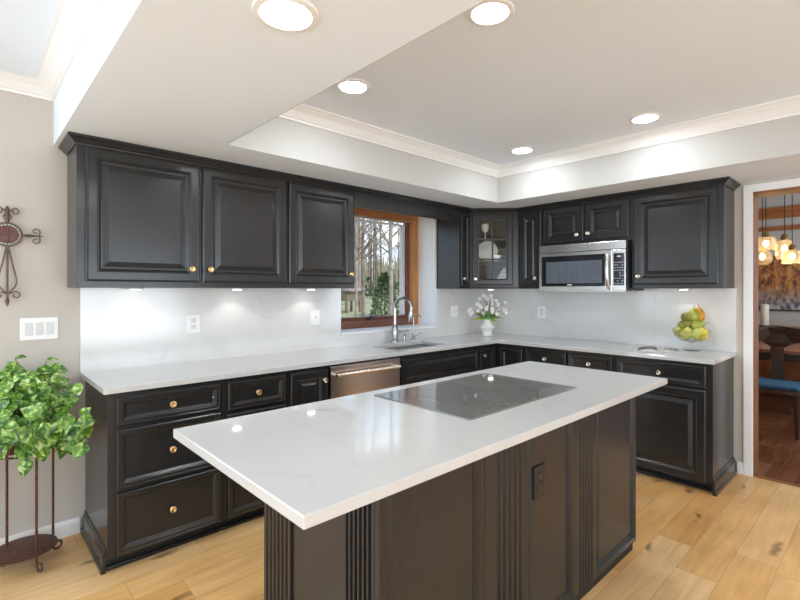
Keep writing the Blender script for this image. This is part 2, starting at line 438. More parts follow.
class MB:
    def __init__(self, frame=WORLD):
        self.bm = bmesh.new(); self.f = frame

    def box(self, s0, s1, t0, t1, z0, z1):
        v = [self.bm.verts.new(self.f(s, t, z)) for z in (z0, z1) for t in (t0, t1) for s in (s0, s1)]
        for q in ((0, 1, 3, 2), (4, 6, 7, 5), (0, 4, 5, 1), (2, 3, 7, 6), (0, 2, 6, 4), (1, 5, 7, 3)):
            self.bm.faces.new([v[i] for i in q])
        return self

    def loops(self, rings, cap0=True, cap1=True):
        rr = [[self.bm.verts.new(p) for p in ring] for ring in rings]
        n = len(rr[0])
        for a, b in zip(rr, rr[1:]):
            for i in range(n):
                j = (i + 1) % n
                self.bm.faces.new((a[i], a[j], b[j], b[i]))
        if cap0: self.bm.faces.new(rr[0])
        if cap1: self.bm.faces.new(list(reversed(rr[-1])))
        return self

    def panel(self, s0, s1, z0, z1, t0, prof, open_center=False):
        rings = []
        for i, t in prof:
            rings.append([self.f(s0 + i, t0 + t, z0 + i), self.f(s1 - i, t0 + t, z0 + i),
                          self.f(s1 - i, t0 + t, z1 - i), self.f(s0 + i, t0 + t, z1 - i)])
        if open_center:
            i, t = prof[-1]
            rings.append([self.f(s0 + i, t0, z0 + i), self.f(s1 - i, t0, z0 + i), self.f(s1 - i, t0, z1 - i), self.f(s0 + i, t0, z1 - i)])
            rings.append(rings[0])
            return self.loops(rings, False, False)
        return self.loops(rings)

    def prism(self, poly, z0, z1):
        return self.loops([[self.f(a, b, z0) for a, b in poly], [self.f(a, b, z1) for a, b in poly]])

    def lathe(self, c, prof, seg=20, axis=None, cap0=True, cap1=True):
        """prof = [(radius, distance along axis)]"""
        ax = Vector(axis or (0, 0, 1)).normalized()
        u = ax.orthogonal().normalized(); w = ax.cross(u)
        c = Vector(c)
        rings = []
        for r, h in prof:
            r = max(r, 1e-4)
            rings.append([c + ax * h + (u * math.cos(2 * PI * k / seg) + w * math.sin(2 * PI * k / seg)) * r for k in range(seg)])
        return self.loops(rings, cap0, cap1)

    def tube(self, pts, r, seg=8, caps=True):
        pts = [Vector(p) for p in pts]
        n = len(pts)
        rs = r if isinstance(r, (list, tuple)) else [r] * n
        rings = []
        up = None
        for i, p in enumerate(pts):
            d = (pts[min(i + 1, n - 1)] - pts[max(i - 1, 0)]).normalized()
            if up is None: up = d.orthogonal().normalized()
            up = (up - d * up.dot(d))
            if up.length < 1e-6: up = d.orthogonal()
            up.normalize(); w = d.cross(up)
            rings.append([p + (up * math.cos(2 * PI * k / seg) + w * math.sin(2 * PI * k / seg)) * rs[i] for k in range(seg)])
        return self.loops(rings, caps, caps)

    def ellipsoid(self, c, rx, ry, rz, rot=None, su=14, sv=9):
        m = Matrix.Translation(Vector(c)) @ (rot.to_4x4() if rot else Matrix.Identity(4)) @ Matrix.Diagonal((rx, ry, rz, 1))
        bmesh.ops.create_uvsphere(self.bm, u_segments=su, v_segments=sv, radius=1.0, matrix=m)
        return self

    def cells(self, us, vs, filled, w0, w1, mp):
        """extruded sheet of cells; mp(u, v, w) -> world point"""
        V = {}
        def vert(i, j, k):
            key = (i, j, k)
            if key not in V: V[key] = self.bm.verts.new(mp(us[i], vs[j], (w0, w1)[k]))
            return V[key]
        nu, nv = len(us) - 1, len(vs) - 1
        F = lambda i, j: 0 <= i < nu and 0 <= j < nv and filled((us[i] + us[i + 1]) / 2, (vs[j] + vs[j + 1]) / 2)
        for i in range(nu):
            for j in range(nv):
                if not F(i, j): continue
                for k in (0, 1):
                    self.bm.faces.new((vert(i, j, k), vert(i + 1, j, k), vert(i + 1, j + 1, k), vert(i, j + 1, k)))
                for di, dj, a, b in ((-1, 0, (i, j), (i, j + 1)), (1, 0, (i + 1, j), (i + 1, j + 1)),
                                     (0, -1, (i, j), (i + 1, j)), (0, 1, (i, j + 1), (i + 1, j + 1))):
                    if not F(i + di, j + dj):
                        self.bm.faces.new((vert(*a, 0), vert(*b, 0), vert(*b, 1), vert(*a, 1)))
        return self

    def sweep(self, path, prof, closed=False, side=1):
        """prof = [(out, z)], mitred along a plan polyline; out is to the left of travel times side"""
        path = [Vector((p[0], p[1])) for p in path]
        n = len(path); rings = []
        for i, p in enumerate(path):
            dirs = []
            if i > 0 or closed: dirs.append((p - path[i - 1]).normalized())
            if i < n - 1 or closed: dirs.append((path[(i + 1) % n] - p).normalized())
            ns = [Vector((-d.y, d.x)) * side for d in dirs]
            m = ns[0] if len(ns) == 1 else (ns[0] + ns[1]).normalized()
            k = 1.0 if len(ns) == 1 else 1.0 / max(0.2, m.dot(ns[0]))
            rings.append([Vector((p.x + m.x * k * o, p.y + m.y * k * o, z)) for o, z in prof])
        if closed: rings.append(rings[0])
        return self.loops(rings, not closed, not closed)

    def build(self, name, mat, parent=None, smooth=False, bevel=0.0, kind=None):
        bm = self.bm
        bmesh.ops.remove_doubles(bm, verts=bm.verts, dist=1e-6)
        bmesh.ops.recalc_face_normals(bm, faces=bm.faces)
        off = Vector((0, 0, 0))
        if parent is not None:
            q = parent
            while q is not None:
                off += q.location; q = q.parent
        else:
            lo = [min(v.co[i] for v in bm.verts) for i in range(3)]; hi = [max(v.co[i] for v in bm.verts) for i in range(3)]
            off = Vector(((lo[0] + hi[0]) / 2, (lo[1] + hi[1]) / 2, lo[2]))
            if kind == 'structure' or kind == 'world': off = Vector((0, 0, 0))
        bmesh.ops.translate(bm, verts=bm.verts, vec=-off)
        me = bpy.data.meshes.new(name)
        bm.to_mesh(me); bm.free()
        me.materials.append(mat)
        if smooth:
            me.shade_smooth() if smooth is True else None
            if smooth == 'auto':
                me.shade_smooth()
                me.set_sharp_from_angle(angle=R(35))
        o = bpy.data.objects.new(name, me)
        COL.objects.link(o)
        if parent is not None: o.parent = parent
        else: o.location = off
        if bevel:
            b = o.modifiers.new('bevel', 'BEVEL'); b.width = bevel; b.segments = 2; b.limit_method = 'ANGLE'; b.angle_limit = R(40)
        if kind == 'structure': o['kind'] = 'structure'
        return o


def thing(name, label, cat, loc=(0, 0, 0), group=None):
    o = bpy.data.objects.new(name, None)
    o.empty_display_size = 0.1
    o.location = loc
    COL.objects.link(o)
    o['label'] = label; o['category'] = cat
    if group: o['group'] = group
    return o


def tag(o, label, cat, group=None, kind=None):
    o['label'] = label; o['category'] = cat
    if group: o['group'] = group
    if kind: o['kind'] = kind
    return o


# ================================================================== dimensions
LA = 3.775            # left end of the window counter
LB = 2.366            # right end of the microwave counter
CD = 0.628            # counter depth
HC = 0.914
TB, TU = 0.59, 0.30   # face frame fronts: base, upper
UB, UT = 1.395, 2.152  # upper cabinets
SOF = 2.1835
CEIL = 2.50
TX0, TX1, TY0, TY1 = -3.206, -0.683, -7.17, -0.67
WX0, WX1, WZ0, WZ1 = -1.972, -0.805, 1.006, 2.16

# ================================================================== structure
MB().cells([-8.2, 0.015], [-7.3, 0.3], lambda u, v: True, -0.1, 0.0, lambda u, v, w: Vector((u, v, w))).build('floor', M['floor'], kind='structure')
MB().cells([-8.2, -6.75, -4.55, WX0, WX1, 0.0], [0, 0.15, WZ0, WZ1, 2.25, 2.6], lambda u, v: not ((WX0 < u < WX1 and WZ0 < v < WZ1) or (-6.75 < u < -4.55 and 0.15 < v < 2.25)), 0.0, 0.38,
           lambda u, v, w: Vector((u, w, v))).build('wall_back', M['wall'], kind='structure')
MB().cells([-7.3, -3.42, -2.449, 0.38], [0, 2.109, 2.9], lambda u, v: not (-3.42 < u < -2.449 and v < 2.109), 0.0, 0.176,
           lambda u, v, w: Vector((w, u, v))).build('wall_right', M['wall'], kind='structure')
MB().cells([-7.3, -5.2, -0.8, 0.0], [0, 0.15, 2.35, 2.6], lambda u, v: not (-5.2 < u < -0.8 and 0.15 < v < 2.35), -8.2, -8.08,
           lambda u, v, w: Vector((w, u, v))).build('wall_left', M['wall'], kind='structure')
MB().cells([-8.2, -6.2, -1.0, 0.0], [0, 0.15, 2.35, 2.6], lambda u, v: not (-6.2 < u < -1.0 and 0.15 < v < 2.35), -7.3, -7.18,
           lambda u, v, w: Vector((u, w, v))).build('wall_front', M['wall'], kind='structure')
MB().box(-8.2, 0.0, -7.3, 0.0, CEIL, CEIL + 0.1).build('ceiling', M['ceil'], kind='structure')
# dropped part of the ceiling with the raised tray; the tray sides are painted cream
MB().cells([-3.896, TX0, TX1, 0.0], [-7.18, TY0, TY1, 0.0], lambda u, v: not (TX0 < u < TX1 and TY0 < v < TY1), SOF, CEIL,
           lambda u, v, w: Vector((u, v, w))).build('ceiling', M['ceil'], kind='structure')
t_ = 0.004
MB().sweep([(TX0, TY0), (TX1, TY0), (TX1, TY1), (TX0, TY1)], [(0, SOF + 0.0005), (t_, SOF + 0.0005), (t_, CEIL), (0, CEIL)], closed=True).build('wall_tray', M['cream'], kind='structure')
CROWN = [(0, 2.412), (0.010, 2.412), (0.013, 2.424), (0.020, 2.428), (0.045, 2.462), (0.066, 2.478), (0.074, 2.486), (0.086, 2.489), (0.086, 2.5), (0, 2.5)]
MB().sweep([(TX0 + t_, TY0 + t_), (TX1 - t_, TY0 + t_), (TX1 - t_, TY1 - t_), (TX0 + t_, TY1 - t_)], CROWN, closed=True).build('trim_1', M['trim'], kind='structure')
CROWN2 = [(o, min(z + 0.012, 2.4995) if z < 2.5 else z) for o, z in CROWN]
MB().sweep([(-8.08, 0.0), (-3.896, 0.0), (-3.896, -7.18)], CROWN2, side=-1).build('trim_2', M['trim'], kind='structure')
BASEP = [(0, 0), (0.014, 0), (0.014, 0.065), (0.010, 0.078), (0.005, 0.085), (0, 0.088)]
MB().sweep([(-4.55, 0.0), (-3.777, 0.0)], BASEP, side=-1).build('baseboard_left', M['trim'], kind='structure')
MB().sweep([(0.0, -2.372), (0.0, -2.408)], BASEP, side=-1).build('baseboard_right', M['trim'], kind='structure')
# door opening to the dining room
cas = MB()
CASP = [(0, 0), (0.012, 0), (0.018, 0.012), (0.018, 0.045), (0.012, 0.061), (0, 0.061)]
cas.box(-0.016, 0, -2.467, -2.408, 0, 2.163)
cas.box(-0.016, 0, -3.42, -2.467, 2.107, 2.163)
cas.box(-0.016, 0, -3.481, -3.42, 0, 2.163)
cas.build('trim_3', M['trim'], kind='structure', bevel=0.004)
rv = MB()
rv.box(WX1 - 0.004, WX1, 0.0, 0.24, 1.027, WZ1); rv.box(WX0, WX0 + 0.004, 0.0, 0.24, 1.027, WZ1); rv.box(WX0 + 0.004, WX1 - 0.004, 0.0, 0.24, WZ1 - 0.004, WZ1)
rv.build('trim_6', M['trim'], kind='structure')
jb = MB()
jb.box(0.0, 0.176, -2.469, -2.4492, 0, 2.109)
jb.box(0.0, 0.176, -3.4198, -3.40, 0, 2.109)
jb.box(0.0, 0.176, -3.40, -2.469, 2.089, 2.1088)
jb.build('door_1', M['jamb'], kind='structure')
MB().box(-0.005, 0.03, -3.40, -2.469, 0.0, 0.008).build('threshold', M['jamb'], kind='structure', bevel=0.004)

# dining room shell
MB().box(0.015, 4.0, -5.2, 0.2, -0.1, 0.0).build('floor', M['darkfloor'], kind='structure')
MB().box(3.9, 4.0, -5.2, 0.2, 0, 2.9).build('wall_dining_back', M['cream'], kind='structure')
MB().box(0.176, 3.9, 0.1, 0.2, 0, 2.9).build('wall_dining_left', M['cream'], kind='structure')
MB().box(0.176, 3.9, -5.2, -5.1, 0, 2.9).build('wall_dining_right', M['cream'], kind='structure')
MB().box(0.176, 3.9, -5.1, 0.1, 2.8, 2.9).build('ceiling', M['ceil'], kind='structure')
bmw = MB()
bmw.box(3.86, 3.9, -5.1, 0.1, 2.37, 2.52)
for k in range(64):
    bmw.box(3.852, 3.86, -4.9 + k * 0.075, -4.9 + k * 0.075 + 0.04, 2.425, 2.445)
bmw.build('trim_4', M['beamwood'], kind='structure')
MB().box(3.87, 3.9, -5.1, 0.1, 2.20, 2.26).build('trim_5', M['beamwood'], kind='structure')

# kitchen window
win = bpy.data.objects.new('window_1', None); COL.objects.link(win); win['kind'] = 'structure'
win.location = (-1.39, 0.24, WZ0)
f = MB()
f.box(-0.891, WX1, 0.24, 0.34, 1.03, 2.16); f.box(WX0, WX0 + 0.086, 0.24, 0.34, 1.03, 2.16)
f.build('side_jambs', M['winwood'], win, bevel=0.003)
MB().box(WX0 + 0.086, -0.891, 0.24, 0.34, 2.075, 2.16).build('head', M['winwood_h'], win, bevel=0.003)
f = MB(); f.box(WX0 + 0.086, -0.891, 0.24, 0.34, 1.0265, 1.092); f.box(WX0 + 0.086, -0.891, 0.30, 0.36, 1.092, 1.125)
f.build('sill_rail', M['redwood'], win, bevel=0.003)
f = MB()
for a, b_ in ((WX0 + 0.086, WX0 + 0.108), (-0.913, -0.891)):
    f.box(a, b_, 0.30, 0.36, 1.125, 2.075)
f.build('stop', M['redwood'], win, bevel=0.002)
f = MB()
f.box(-0.958, -0.913, 0.335, 0.37, 1.125, 2.06); f.box(WX0 + 0.108, WX0 + 0.153, 0.335, 0.37, 1.125, 2.06)
f.box(WX0 + 0.153, -0.958, 0.335, 0.37, 2.045, 2.06)
f.build('sash', M['sash'], win, bevel=0.002)
MB().box(WX0 + 0.153, -0.958, 0.35, 0.354, 1.118, 2.05).build('pane', M['glass'], win)
f = MB()
f.lathe((-1.43, 0.297, 1.092), [(0.028, 0), (0.028, 0.012), (0.012, 0.03), (0.004, 0.034)], 14)
f.tube([(-1.43, 0.297, 1.115), (-1.40, 0.285, 1.128), (-1.365, 0.275, 1.118)], 0.006)
f.build('crank_handle', M['black'], win, smooth='auto')

# ================================================================== cabinet pieces
P_DOOR = [(0, 0), (0, .015), (.004, .019), (.009, .0205), (.0115, .0185), (.050, .0185), (.054, .0155), (.0585, .0165), (.063, .011), (.068, .006), (.079, .0055), (.106, .013), (.110, .0135)]
P_DRAW = [(0, 0), (0, .015), (.004, .019), (.008, .0205), (.010, .0185), (.024, .0185), (.027, .016), (.030, .016), (.042, .007), (.045, .0065)]
P_SLIM = [(0, 0), (0, .015), (.003, .019), (.006, .0205), (.008, .0185), (.034, .0185), (.037, .0155), (.040, .0155), (.047, .0065), (.050, .006)]
P_BAND = [(0, 0), (0, .015), (.004, .019), (.008, .0205), (.010, .0185), (.022, .0185), (.026, .012), (.030, .010), (.050, .019), (.054, .0195)]


def knob(fr, s, t, z, parent, mat=None):
    ax = fr.t
    m = MB()
    m.lathe(fr(s, t, z), [(0.010, 0), (0.010, 0.003), (0.0055, 0.005), (0.0055, 0.013), (0.013, 0.018), (0.0165, 0.022), (0.0165, 0.026), (0.013, 0.029), (0.009, 0.0285), (0.007, 0.0275)], 18, axis=ax)
    return m.build('knob', mat or M['brass'], parent, smooth='auto')


def front(fr, s0, s1, z0, z1, t, parent, kind='door', prof=None, knob_at=None, kmat=None):
    prof = prof or (P_DRAW if kind == 'drawer' else P_DOOR)
    lim = min(abs(s1 - s0), z1 - z0) / 2 - 0.012
    if prof[-1][0] > lim:
        k = lim / prof[-1][0]
        prof = [(i * k if i > 0.012 else min(i, i), tt) for i, tt in prof]
    d = MB(fr).panel(min(s0, s1), max(s0, s1), z0, z1, t, prof).build(kind, M['paint'], parent)
    if knob_at:
        s, z = knob_at
        knob(fr, s, t + 0.0185 if kind == 'door' else t + 0.0068, z, d, kmat)
    return d


def cab_root(fr, s0, s1, depth, z0, name, label, group=None):
    c = fr((s0 + s1) / 2, depth / 2, z0)
    return thing(name, label, 'cabinet', c, group)


# ---- base run below the window
def base_unit(fr, s0, s1, label, name='base_cabinet', back=0.016):
    r = cab_root(fr, s0, s1, TB, 0, name, label)
    a, b = min(s0, s1), max(s0, s1)
    e_ = 0.0006
    MB(fr).box(a + e_, b - e_, back, TB, 0.075, 0.883).build('body', M['paint'], r, bevel=0.0015)
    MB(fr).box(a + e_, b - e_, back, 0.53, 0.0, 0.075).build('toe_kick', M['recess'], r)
    MB(fr).box(a + e_, b - e_, 0.53, 0.548, 0.0, 0.022).build('shoe_moulding', M['paint'], r, bevel=0.006)
    return r


DT = TB  # fronts sit on the face frame
u = base_unit(FA, -3.753, -3.19, 'three drawer charcoal base cabinet at the left end of the window counter')
front(FA, -3.716, -3.21, 0.716, 0.859, DT, u, 'drawer', knob_at=(-3.463, 0.787))
front(FA, -3.716, -3.21, 0.408, 0.697, DT, u, 'drawer', knob_at=(-3.463, 0.552))
front(FA, -3.716, -3.21, 0.088, 0.388, DT, u, 'drawer', knob_at=(-3.463, 0.238))
sm = MB()
sm.sweep([(-3.753, -0.018), (-3.753, -0.56)], [(0, 0), (0.022, 0), (0.022, 0.022), (0.014, 0.03), (0.014, 0.085), (0.009, 0.10), (0.004, 0.108), (0.004, 0.118), (0, 0.12)], side=-1)
sm.build('side_moulding', M['paint'], u)
sc_ = MB()
sc_.lathe((-3.25, -0.6005, 0.787), [(0.004, 0), (0.004, 0.0012), (0.001, 0.002)], 8, axis=(0, -1, 0))
sc_.build('screw', M['nickel'], u)
u = base_unit(FA, -3.19, -2.79, 'narrower three drawer charcoal cabinet between the end drawers and the slim pull-out')
front(FA, -3.168, -2.808, 0.697, 0.859, DT, u, 'drawer', knob_at=(-2.988, 0.778))
front(FA, -3.168, -2.808, 0.395, 0.676, DT, u, 'drawer', knob_at=(-2.988, 0.54))
front(FA, -3.168, -2.808, 0.088, 0.375, DT, u, 'drawer', knob_at=(-2.988, 0.238))
u = base_unit(FA, -2.79, -2.482, 'slim one door charcoal base cabinet left of the dishwasher')
front(FA, -2.772, -2.498, 0.088, 0.859, DT, u, 'door', prof=P_DOOR[:-4] + [(.080, .0055), (.092, .012), (.095, .0125)], knob_at=(-2.53, 0.79), kmat=M['nickel'])
# dishwasher
dw = thing('dishwasher', 'stainless steel dishwasher with bar handle under the window counter', 'dishwasher', (-2.16, -0.3, 0))
MB(FA).box(-2.478, -1.842, 0.02, 0.575, 0.08, 0.883).build('body', M['black'], dw)
MB(FA).box(-2.476, -1.844, 0.575, 0.605, 0.10, 0.868).build('door', M['steelwarm'], dw, bevel=0.004)
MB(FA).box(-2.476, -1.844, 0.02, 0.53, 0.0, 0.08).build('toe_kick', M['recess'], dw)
h = MB()
h.tube([FA(-2.445, 0.604, 0.812), FA(-2.445, 0.645, 0.812)], 0.010); h.tube([FA(-1.90, 0.604, 0.812), FA(-1.90, 0.645, 0.812)], 0.010)
h.tube([FA(-2.455, 0.648, 0.812), FA(-1.885, 0.648, 0.812)], 0.0125, 12)
h.build('handle', M['nickel'], dw, smooth='auto')
# sink cabinet
u = base_unit(FA, -1.838, -0.872, 'wide charcoal sink base with false drawer front and two doors')
front(FA, -1.822, -0.888, 0.662, 0.845, DT, u, 'drawer_front', prof=P_BAND)
front(FA, -1.822, -1.362, 0.088, 0.640, DT, u, 'door', knob_at=(-1.40, 0.58))
front(FA, -1.350, -0.888, 0.088, 0.640, DT, u, 'door', knob_at=(-1.31, 0.58))
# corner cabinet: two narrow doors that meet at the inside corner
u = thing('corner_cabinet', 'charcoal corner base cabinet with two narrow doors meeting at right angles', 'cabinet', (-0.45, -0.45, 0))
cb = MB()
cb.cells([-0.871, -TB, -0.016], [-0.901, -TB, -0.016], lambda a, b: not (a < -TB and b < -TB), 0.075, 0.883, lambda a, b, c: Vector((a, b, c)))
cb.build('body', M['paint'], u)
cb = MB()
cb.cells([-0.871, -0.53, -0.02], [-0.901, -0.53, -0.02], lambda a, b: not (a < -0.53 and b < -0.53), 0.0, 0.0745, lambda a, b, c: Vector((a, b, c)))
cb.build('toe_kick', M['recess'], u)
front(FA, -0.858, -0.642, 0.088, 0.845, DT, u, 'door', prof=P_SLIM, knob_at=(-0.815, 0.785), kmat=M['nickel'])
front(FB, 0.642, 0.876, 0.088, 0.845, DT, u, 'door', prof=P_SLIM)
# microwave wall base units
u = base_unit(FB, 0.902, 1.305, 'charcoal drawer and door base cabinet right of the corner cabinet')
front(FB, 0.916, 1.298, 0.715, 0.860, DT, u, 'drawer', knob_at=(1.107, 0.787), kmat=M['nickel'])
front(FB, 0.916, 1.298, 0.088, 0.697, DT, u, 'door', knob_at=(1.27, 0.63), kmat=M['nickel'])
u = base_unit(FB, 1.306, 1.697, 'charcoal drawer and door base cabinet half hidden behind the island corner')
front(FB, 1.317, 1.680, 0.715, 0.860, DT, u, 'drawer', knob_at=(1.498, 0.787), kmat=M['nickel'])
front(FB, 1.317, 1.680, 0.088, 0.697, DT, u, 'door', knob_at=(1.345, 0.63), kmat=M['nickel'])
u = base_unit(FB, 1.698, 2.351, 'wide charcoal base cabinet at the right end beside the doorway')
front(FB, 1.720, 2.312, 0.715, 0.862, DT, u, 'drawer', knob_at=(2.016, 0.787), kmat=M['nickel'])
front(FB, 1.720, 2.312, 0.068, 0.697, DT, u, 'door', knob_at=(1.75, 0.63), kmat=M['nickel'])
sm = MB()
sm.sweep([(-0.018, -2.351), (-0.60, -2.351)], [(0, 0), (0.022, 0), (0.022, 0.022), (0.014, 0.03), (0.014, 0.085), (0.009, 0.10), (0.004, 0.108), (0.004, 0.118), (0, 0.12)], side=1)
sm.build('side_moulding', M['paint'], u)

# ---- countertop with sink cut-out
ct = MB()
SX0, SX1, SY0, SY1 = -1.80, -1.20, -0.535, -0.20
ct.cells([-LA, SX0, SX1, -CD, 0.0], [-LB, -CD, SY0, SY1, 0.0],
         lambda a, b: (b > -CD or a > -CD) and not (SX0 < a < SX1 and SY0 < b < SY1), HC - 0.03, HC, lambda a, b, c: Vector((a, b, c)))
tag(ct.build('countertop', M['quartz'], bevel=0.003), 'white quartz l shaped countertop along both walls with sink cut-out', 'countertop')
bs = MB()
bs.cells([-LA, WX0, WX1, 0.0], [HC, 1.006, UB], lambda a, b: not (WX0 < a < WX1 and b > 1.006), -0.015, 0.0, lambda a, b, c: Vector((a, c, b)))
tag(bs.build('backsplash', M['splash']), 'pale veined quartz backsplash slab behind the sink below the window', 'backsplash')
bs = MB()
bs.box(-0.015, 0.0, -LB, -0.0155, HC, UB)
tag(bs.build('backsplash', M['splash']), 'pale veined quartz backsplash slab below the microwave', 'backsplash')
tag(MB().box(WX0 + 0.005, WX1 - 0.005, -0.02, 0.24, 1.0065, 1.026).build('window_sill', M['trim'], bevel=0.003), 'white quartz ledge in the recess below the kitchen window', 'sill')

# ---- sink, faucets
sk = thing('sink', 'undermount stainless steel sink set in the white counter', 'sink', (-1.5, -0.37, 0.70))
b_ = MB(); th = 0.004
x0, x1, y0, y1, zb, zt = SX0 - 0.006, SX1 + 0.006, SY0 - 0.006, SY1 + 0.006, 0.70, 0.8835
b_.box(x0, x1, y0, y1, zb, zb + th); b_.box(x0, x0 + th, y0, y1, zb, zt); b_.box(x1 - th, x1, y0, y1, zb, zt)
b_.box(x0, x1, y0, y0 + th, zb, zt); b_.box(x0, x1, y1 - th, y1, zb, zt)
b_.build('basin', M['sinksteel'], sk)
MB().lathe((-1.5, -0.37, 0.704), [(0.045, 0), (0.045, 0.002), (0.03, 0.003), (0.02, 0.001)], 20).build('drain', M['faucet'], sk, smooth='auto')


def arc(c, r, a0, a1, n, d):
    """arc in the vertical plane holding horizontal direction d"""
    d = Vector(d).normalized(); c = Vector(c)
    return [c + d * (r * math.cos(a0 + (a1 - a0) * k / n)) + Vector((0, 0, r * math.sin(a0 + (a1 - a0) * k / n))) for k in range(n + 1)]


FX, FY = -1.44, -0.095
fa = thing('faucet', 'tall polished nickel gooseneck faucet behind the sink', 'faucet', (FX, FY, HC))
dd = (0.25, -1.0, 0)
MB().lathe((FX, FY, HC), [(0.031, 0), (0.031, 0.012), (0.026, 0.02), (0.026, 0.11), (0.030, 0.115), (0.030, 0.125), (0.024, 0.14), (0.018, 0.165), (0.018, 0.18)], 18).build('body', M['faucet'], fa, smooth='auto')
neck = [(FX, FY, HC + 0.17), (FX, FY, 1.16), (FX, FY, 1.22)]
dn = Vector(dd).normalized()
c0 = Vector((FX, FY, 1.22)) + dn * 0.088
neck += arc(c0, 0.088, PI, -0.25, 14, dn)
MB().tube(neck, 0.0155, 12).build('spout', M['faucet'], fa, smooth='auto')
e0 = Vector(neck[-1]); e1 = (Vector(neck[-1]) - Vector(neck[-2])).normalized()
MB().tube([e0, e0 + e1 * 0.02, e0 + e1 * 0.08, e0 + e1 * 0.10], [0.016, 0.019, 0.021, 0.019], 12).build('spray_head', M['faucet'], fa, smooth='auto')
h = MB(); h.tube([(FX + 0.02, FY, HC + 0.085), (FX + 0.05, FY - 0.01, HC + 0.088)], 0.013, 10)
h.tube([(FX + 0.045, FY - 0.01, HC + 0.088), (FX + 0.09, FY - 0.03, HC + 0.094), (FX + 0.13, FY - 0.045, HC + 0.10)], [0.011, 0.008, 0.006], 10)
h.build('lever', M['faucet'], fa, smooth='auto')
sd = thing('soap_dispenser', 'short nickel soap pump between the two faucets', 'soap dispenser', (-1.318, -0.09, HC))
MB().lathe((-1.318, -0.09, HC), [(0.020, 0), (0.020, 0.008), (0.012, 0.014), (0.010, 0.045), (0.015, 0.05), (0.015, 0.062), (0.006, 0.066)], 14).build('body', M['faucet'], sd, smooth='auto')
MB().tube([(-1.318, -0.09, HC + 0.058), (-1.34, -0.12, HC + 0.06), (-1.345, -0.13, HC + 0.05)], 0.006, 8).build('spout', M['faucet'], sd, smooth='auto')
wf = thing('filter_faucet', 'small thin gooseneck drinking water tap right of the main faucet', 'faucet', (-1.215, -0.10, HC))
MB().lathe((-1.215, -0.10, HC), [(0.022, 0), (0.022, 0.006), (0.013, 0.02), (0.012, 0.05), (0.006, 0.065)], 14).build('body', M['faucet'], wf, smooth='auto')
pts = [(-1.215, -0.10, HC + 0.06), (-1.215, -0.10, 1.11)] + arc((-1.215 + 0.034 * 0.7, -0.10 - 0.034 * 0.7, 1.12), 0.034, PI, 0, 8, (0.7, -0.7, 0))
MB().tube(pts, 0.0052, 8).build('spout', M['faucet'], wf, smooth='auto')
MB().tube([(-1.205, -0.105, HC + 0.035), (-1.18, -0.12, HC + 0.045), (-1.145, -0.14, HC + 0.07)], [0.006, 0.005, 0.004], 8).build('lever', M['faucet'], wf, smooth='auto')


# ---- upper cabinets
def upper_unit(fr, s0, s1, label, zb=UB, zt=UT, back=0.0):
    r = cab_root(fr, s0, s1, TU, zb, 'wall_cabinet', label)
    MB(fr).box(min(s0, s1) + 0.0005, max(s0, s1) - 0.0005, back, TU, zb, zt).build('body', M['paint'], r, bevel=0.0015)
    return r


u = upper_unit(FA, -3.835, -2.631, 'two door charcoal wall cabinet at the far left of the window wall')
front(FA, -3.797, -3.222, 1.428, 2.132, TU, u, 'door', knob_at=(-3.272, 1.507))
front(FA, -3.204, -2.640, 1.428, 2.132, TU, u, 'door', knob_at=(-3.164, 1.507))
u = upper_unit(FA, -2.630, -2.046, 'single door charcoal wall cabinet just left of the window')
front(FA, -2.622, -2.064, 1.428, 2.132, TU, u, 'door', knob_at=(-2.102, 1.502))
u = upper_unit(FA, -0.789, -0.628, 'slim charcoal wall cabinet just right of the window')
front(FA, -0.776, -0.640, 1.425, 2.132, TU, u, 'door', prof=P_SLIM, knob_at=(-0.752, 1.492), kmat=M['nickel'])
vl = MB(FA).box(-2.046, -0.789, TU - 0.019, TU, 2.032, UT)
tag(vl.build('valance', M['paint'], bevel=0.002), 'plain charcoal valance board above the window between the wall cabinets', 'valance')

# diagonal glass door cabinet
dg = thing('corner_wall_cabinet', 'diagonal charcoal corner cabinet with six pane glass door', 'cabinet', (-0.3, -0.3, UB))
pent = [(-0.001, -0.001), (-0.626, -0.001), (-0.626, -TU), (-TU, -0.645), (-0.001, -0.645)]
b_ = MB()
b_.prism(pent, UB, UB + 0.02); b_.prism(pent, UT - 0.02, UT)
b_.box(-0.626, -0.001, -0.012, -0.001, UB + 0.02, UT - 0.02); b_.box(-0.012, -0.001, -0.645, -0.012, UB + 0.02, UT - 0.02)
b_.box(-0.626, -0.612, -TU, -0.012, UB + 0.02, UT - 0.02); b_.box(-TU, -0.012, -0.645, -0.631, UB + 0.02, UT - 0.02)
b_.build('body', M['cabwood'], dg)
DL = math.hypot(0.626 - TU, 0.645 - TU)
FD = Frame((-0.626, -TU, 0), (0.626 - TU, -(0.645 - TU), 0), (-(0.645 - TU), -(0.626 - TU), 0))
fr_ = MB(FD)
fr_.panel(0, DL, UB, UT, -0.019, [(0, 0), (0, 0.019), (0.035, 0.019)], open_center=True)
fr_.box(DL - 0.085, DL - 0.03, -0.019, -0.0005, UB + 0.02, UT - 0.02)
fr_.build('face_frame', M['paint'], dg)
gd = MB(FD).panel(0.022, DL - 0.058, 1.428, 2.132, 0.0, [(0, 0), (0, .015), (.004, .019), (.009, .0205), (.0115, .0185), (.050, .0185), (.056, .012), (.064, .010)], open_center=True)
gdo = gd.build('door', M['paint'], dg)
a0, a1, zz0, zz1 = 0.022 + 0.064, DL - 0.058 - 0.064, 1.428 + 0.064, 2.132 - 0.064
mu = MB(FD)
mc = (a0 + a1) / 2
mu.box(mc - 0.008, mc + 0.008, 0.002, 0.013, zz0, zz1)
for k in (1, 2):
    zc = zz0 + (zz1 - zz0) * k / 3
    mu.box(a0, a1, 0.002, 0.012, zc - 0.008, zc + 0.008)
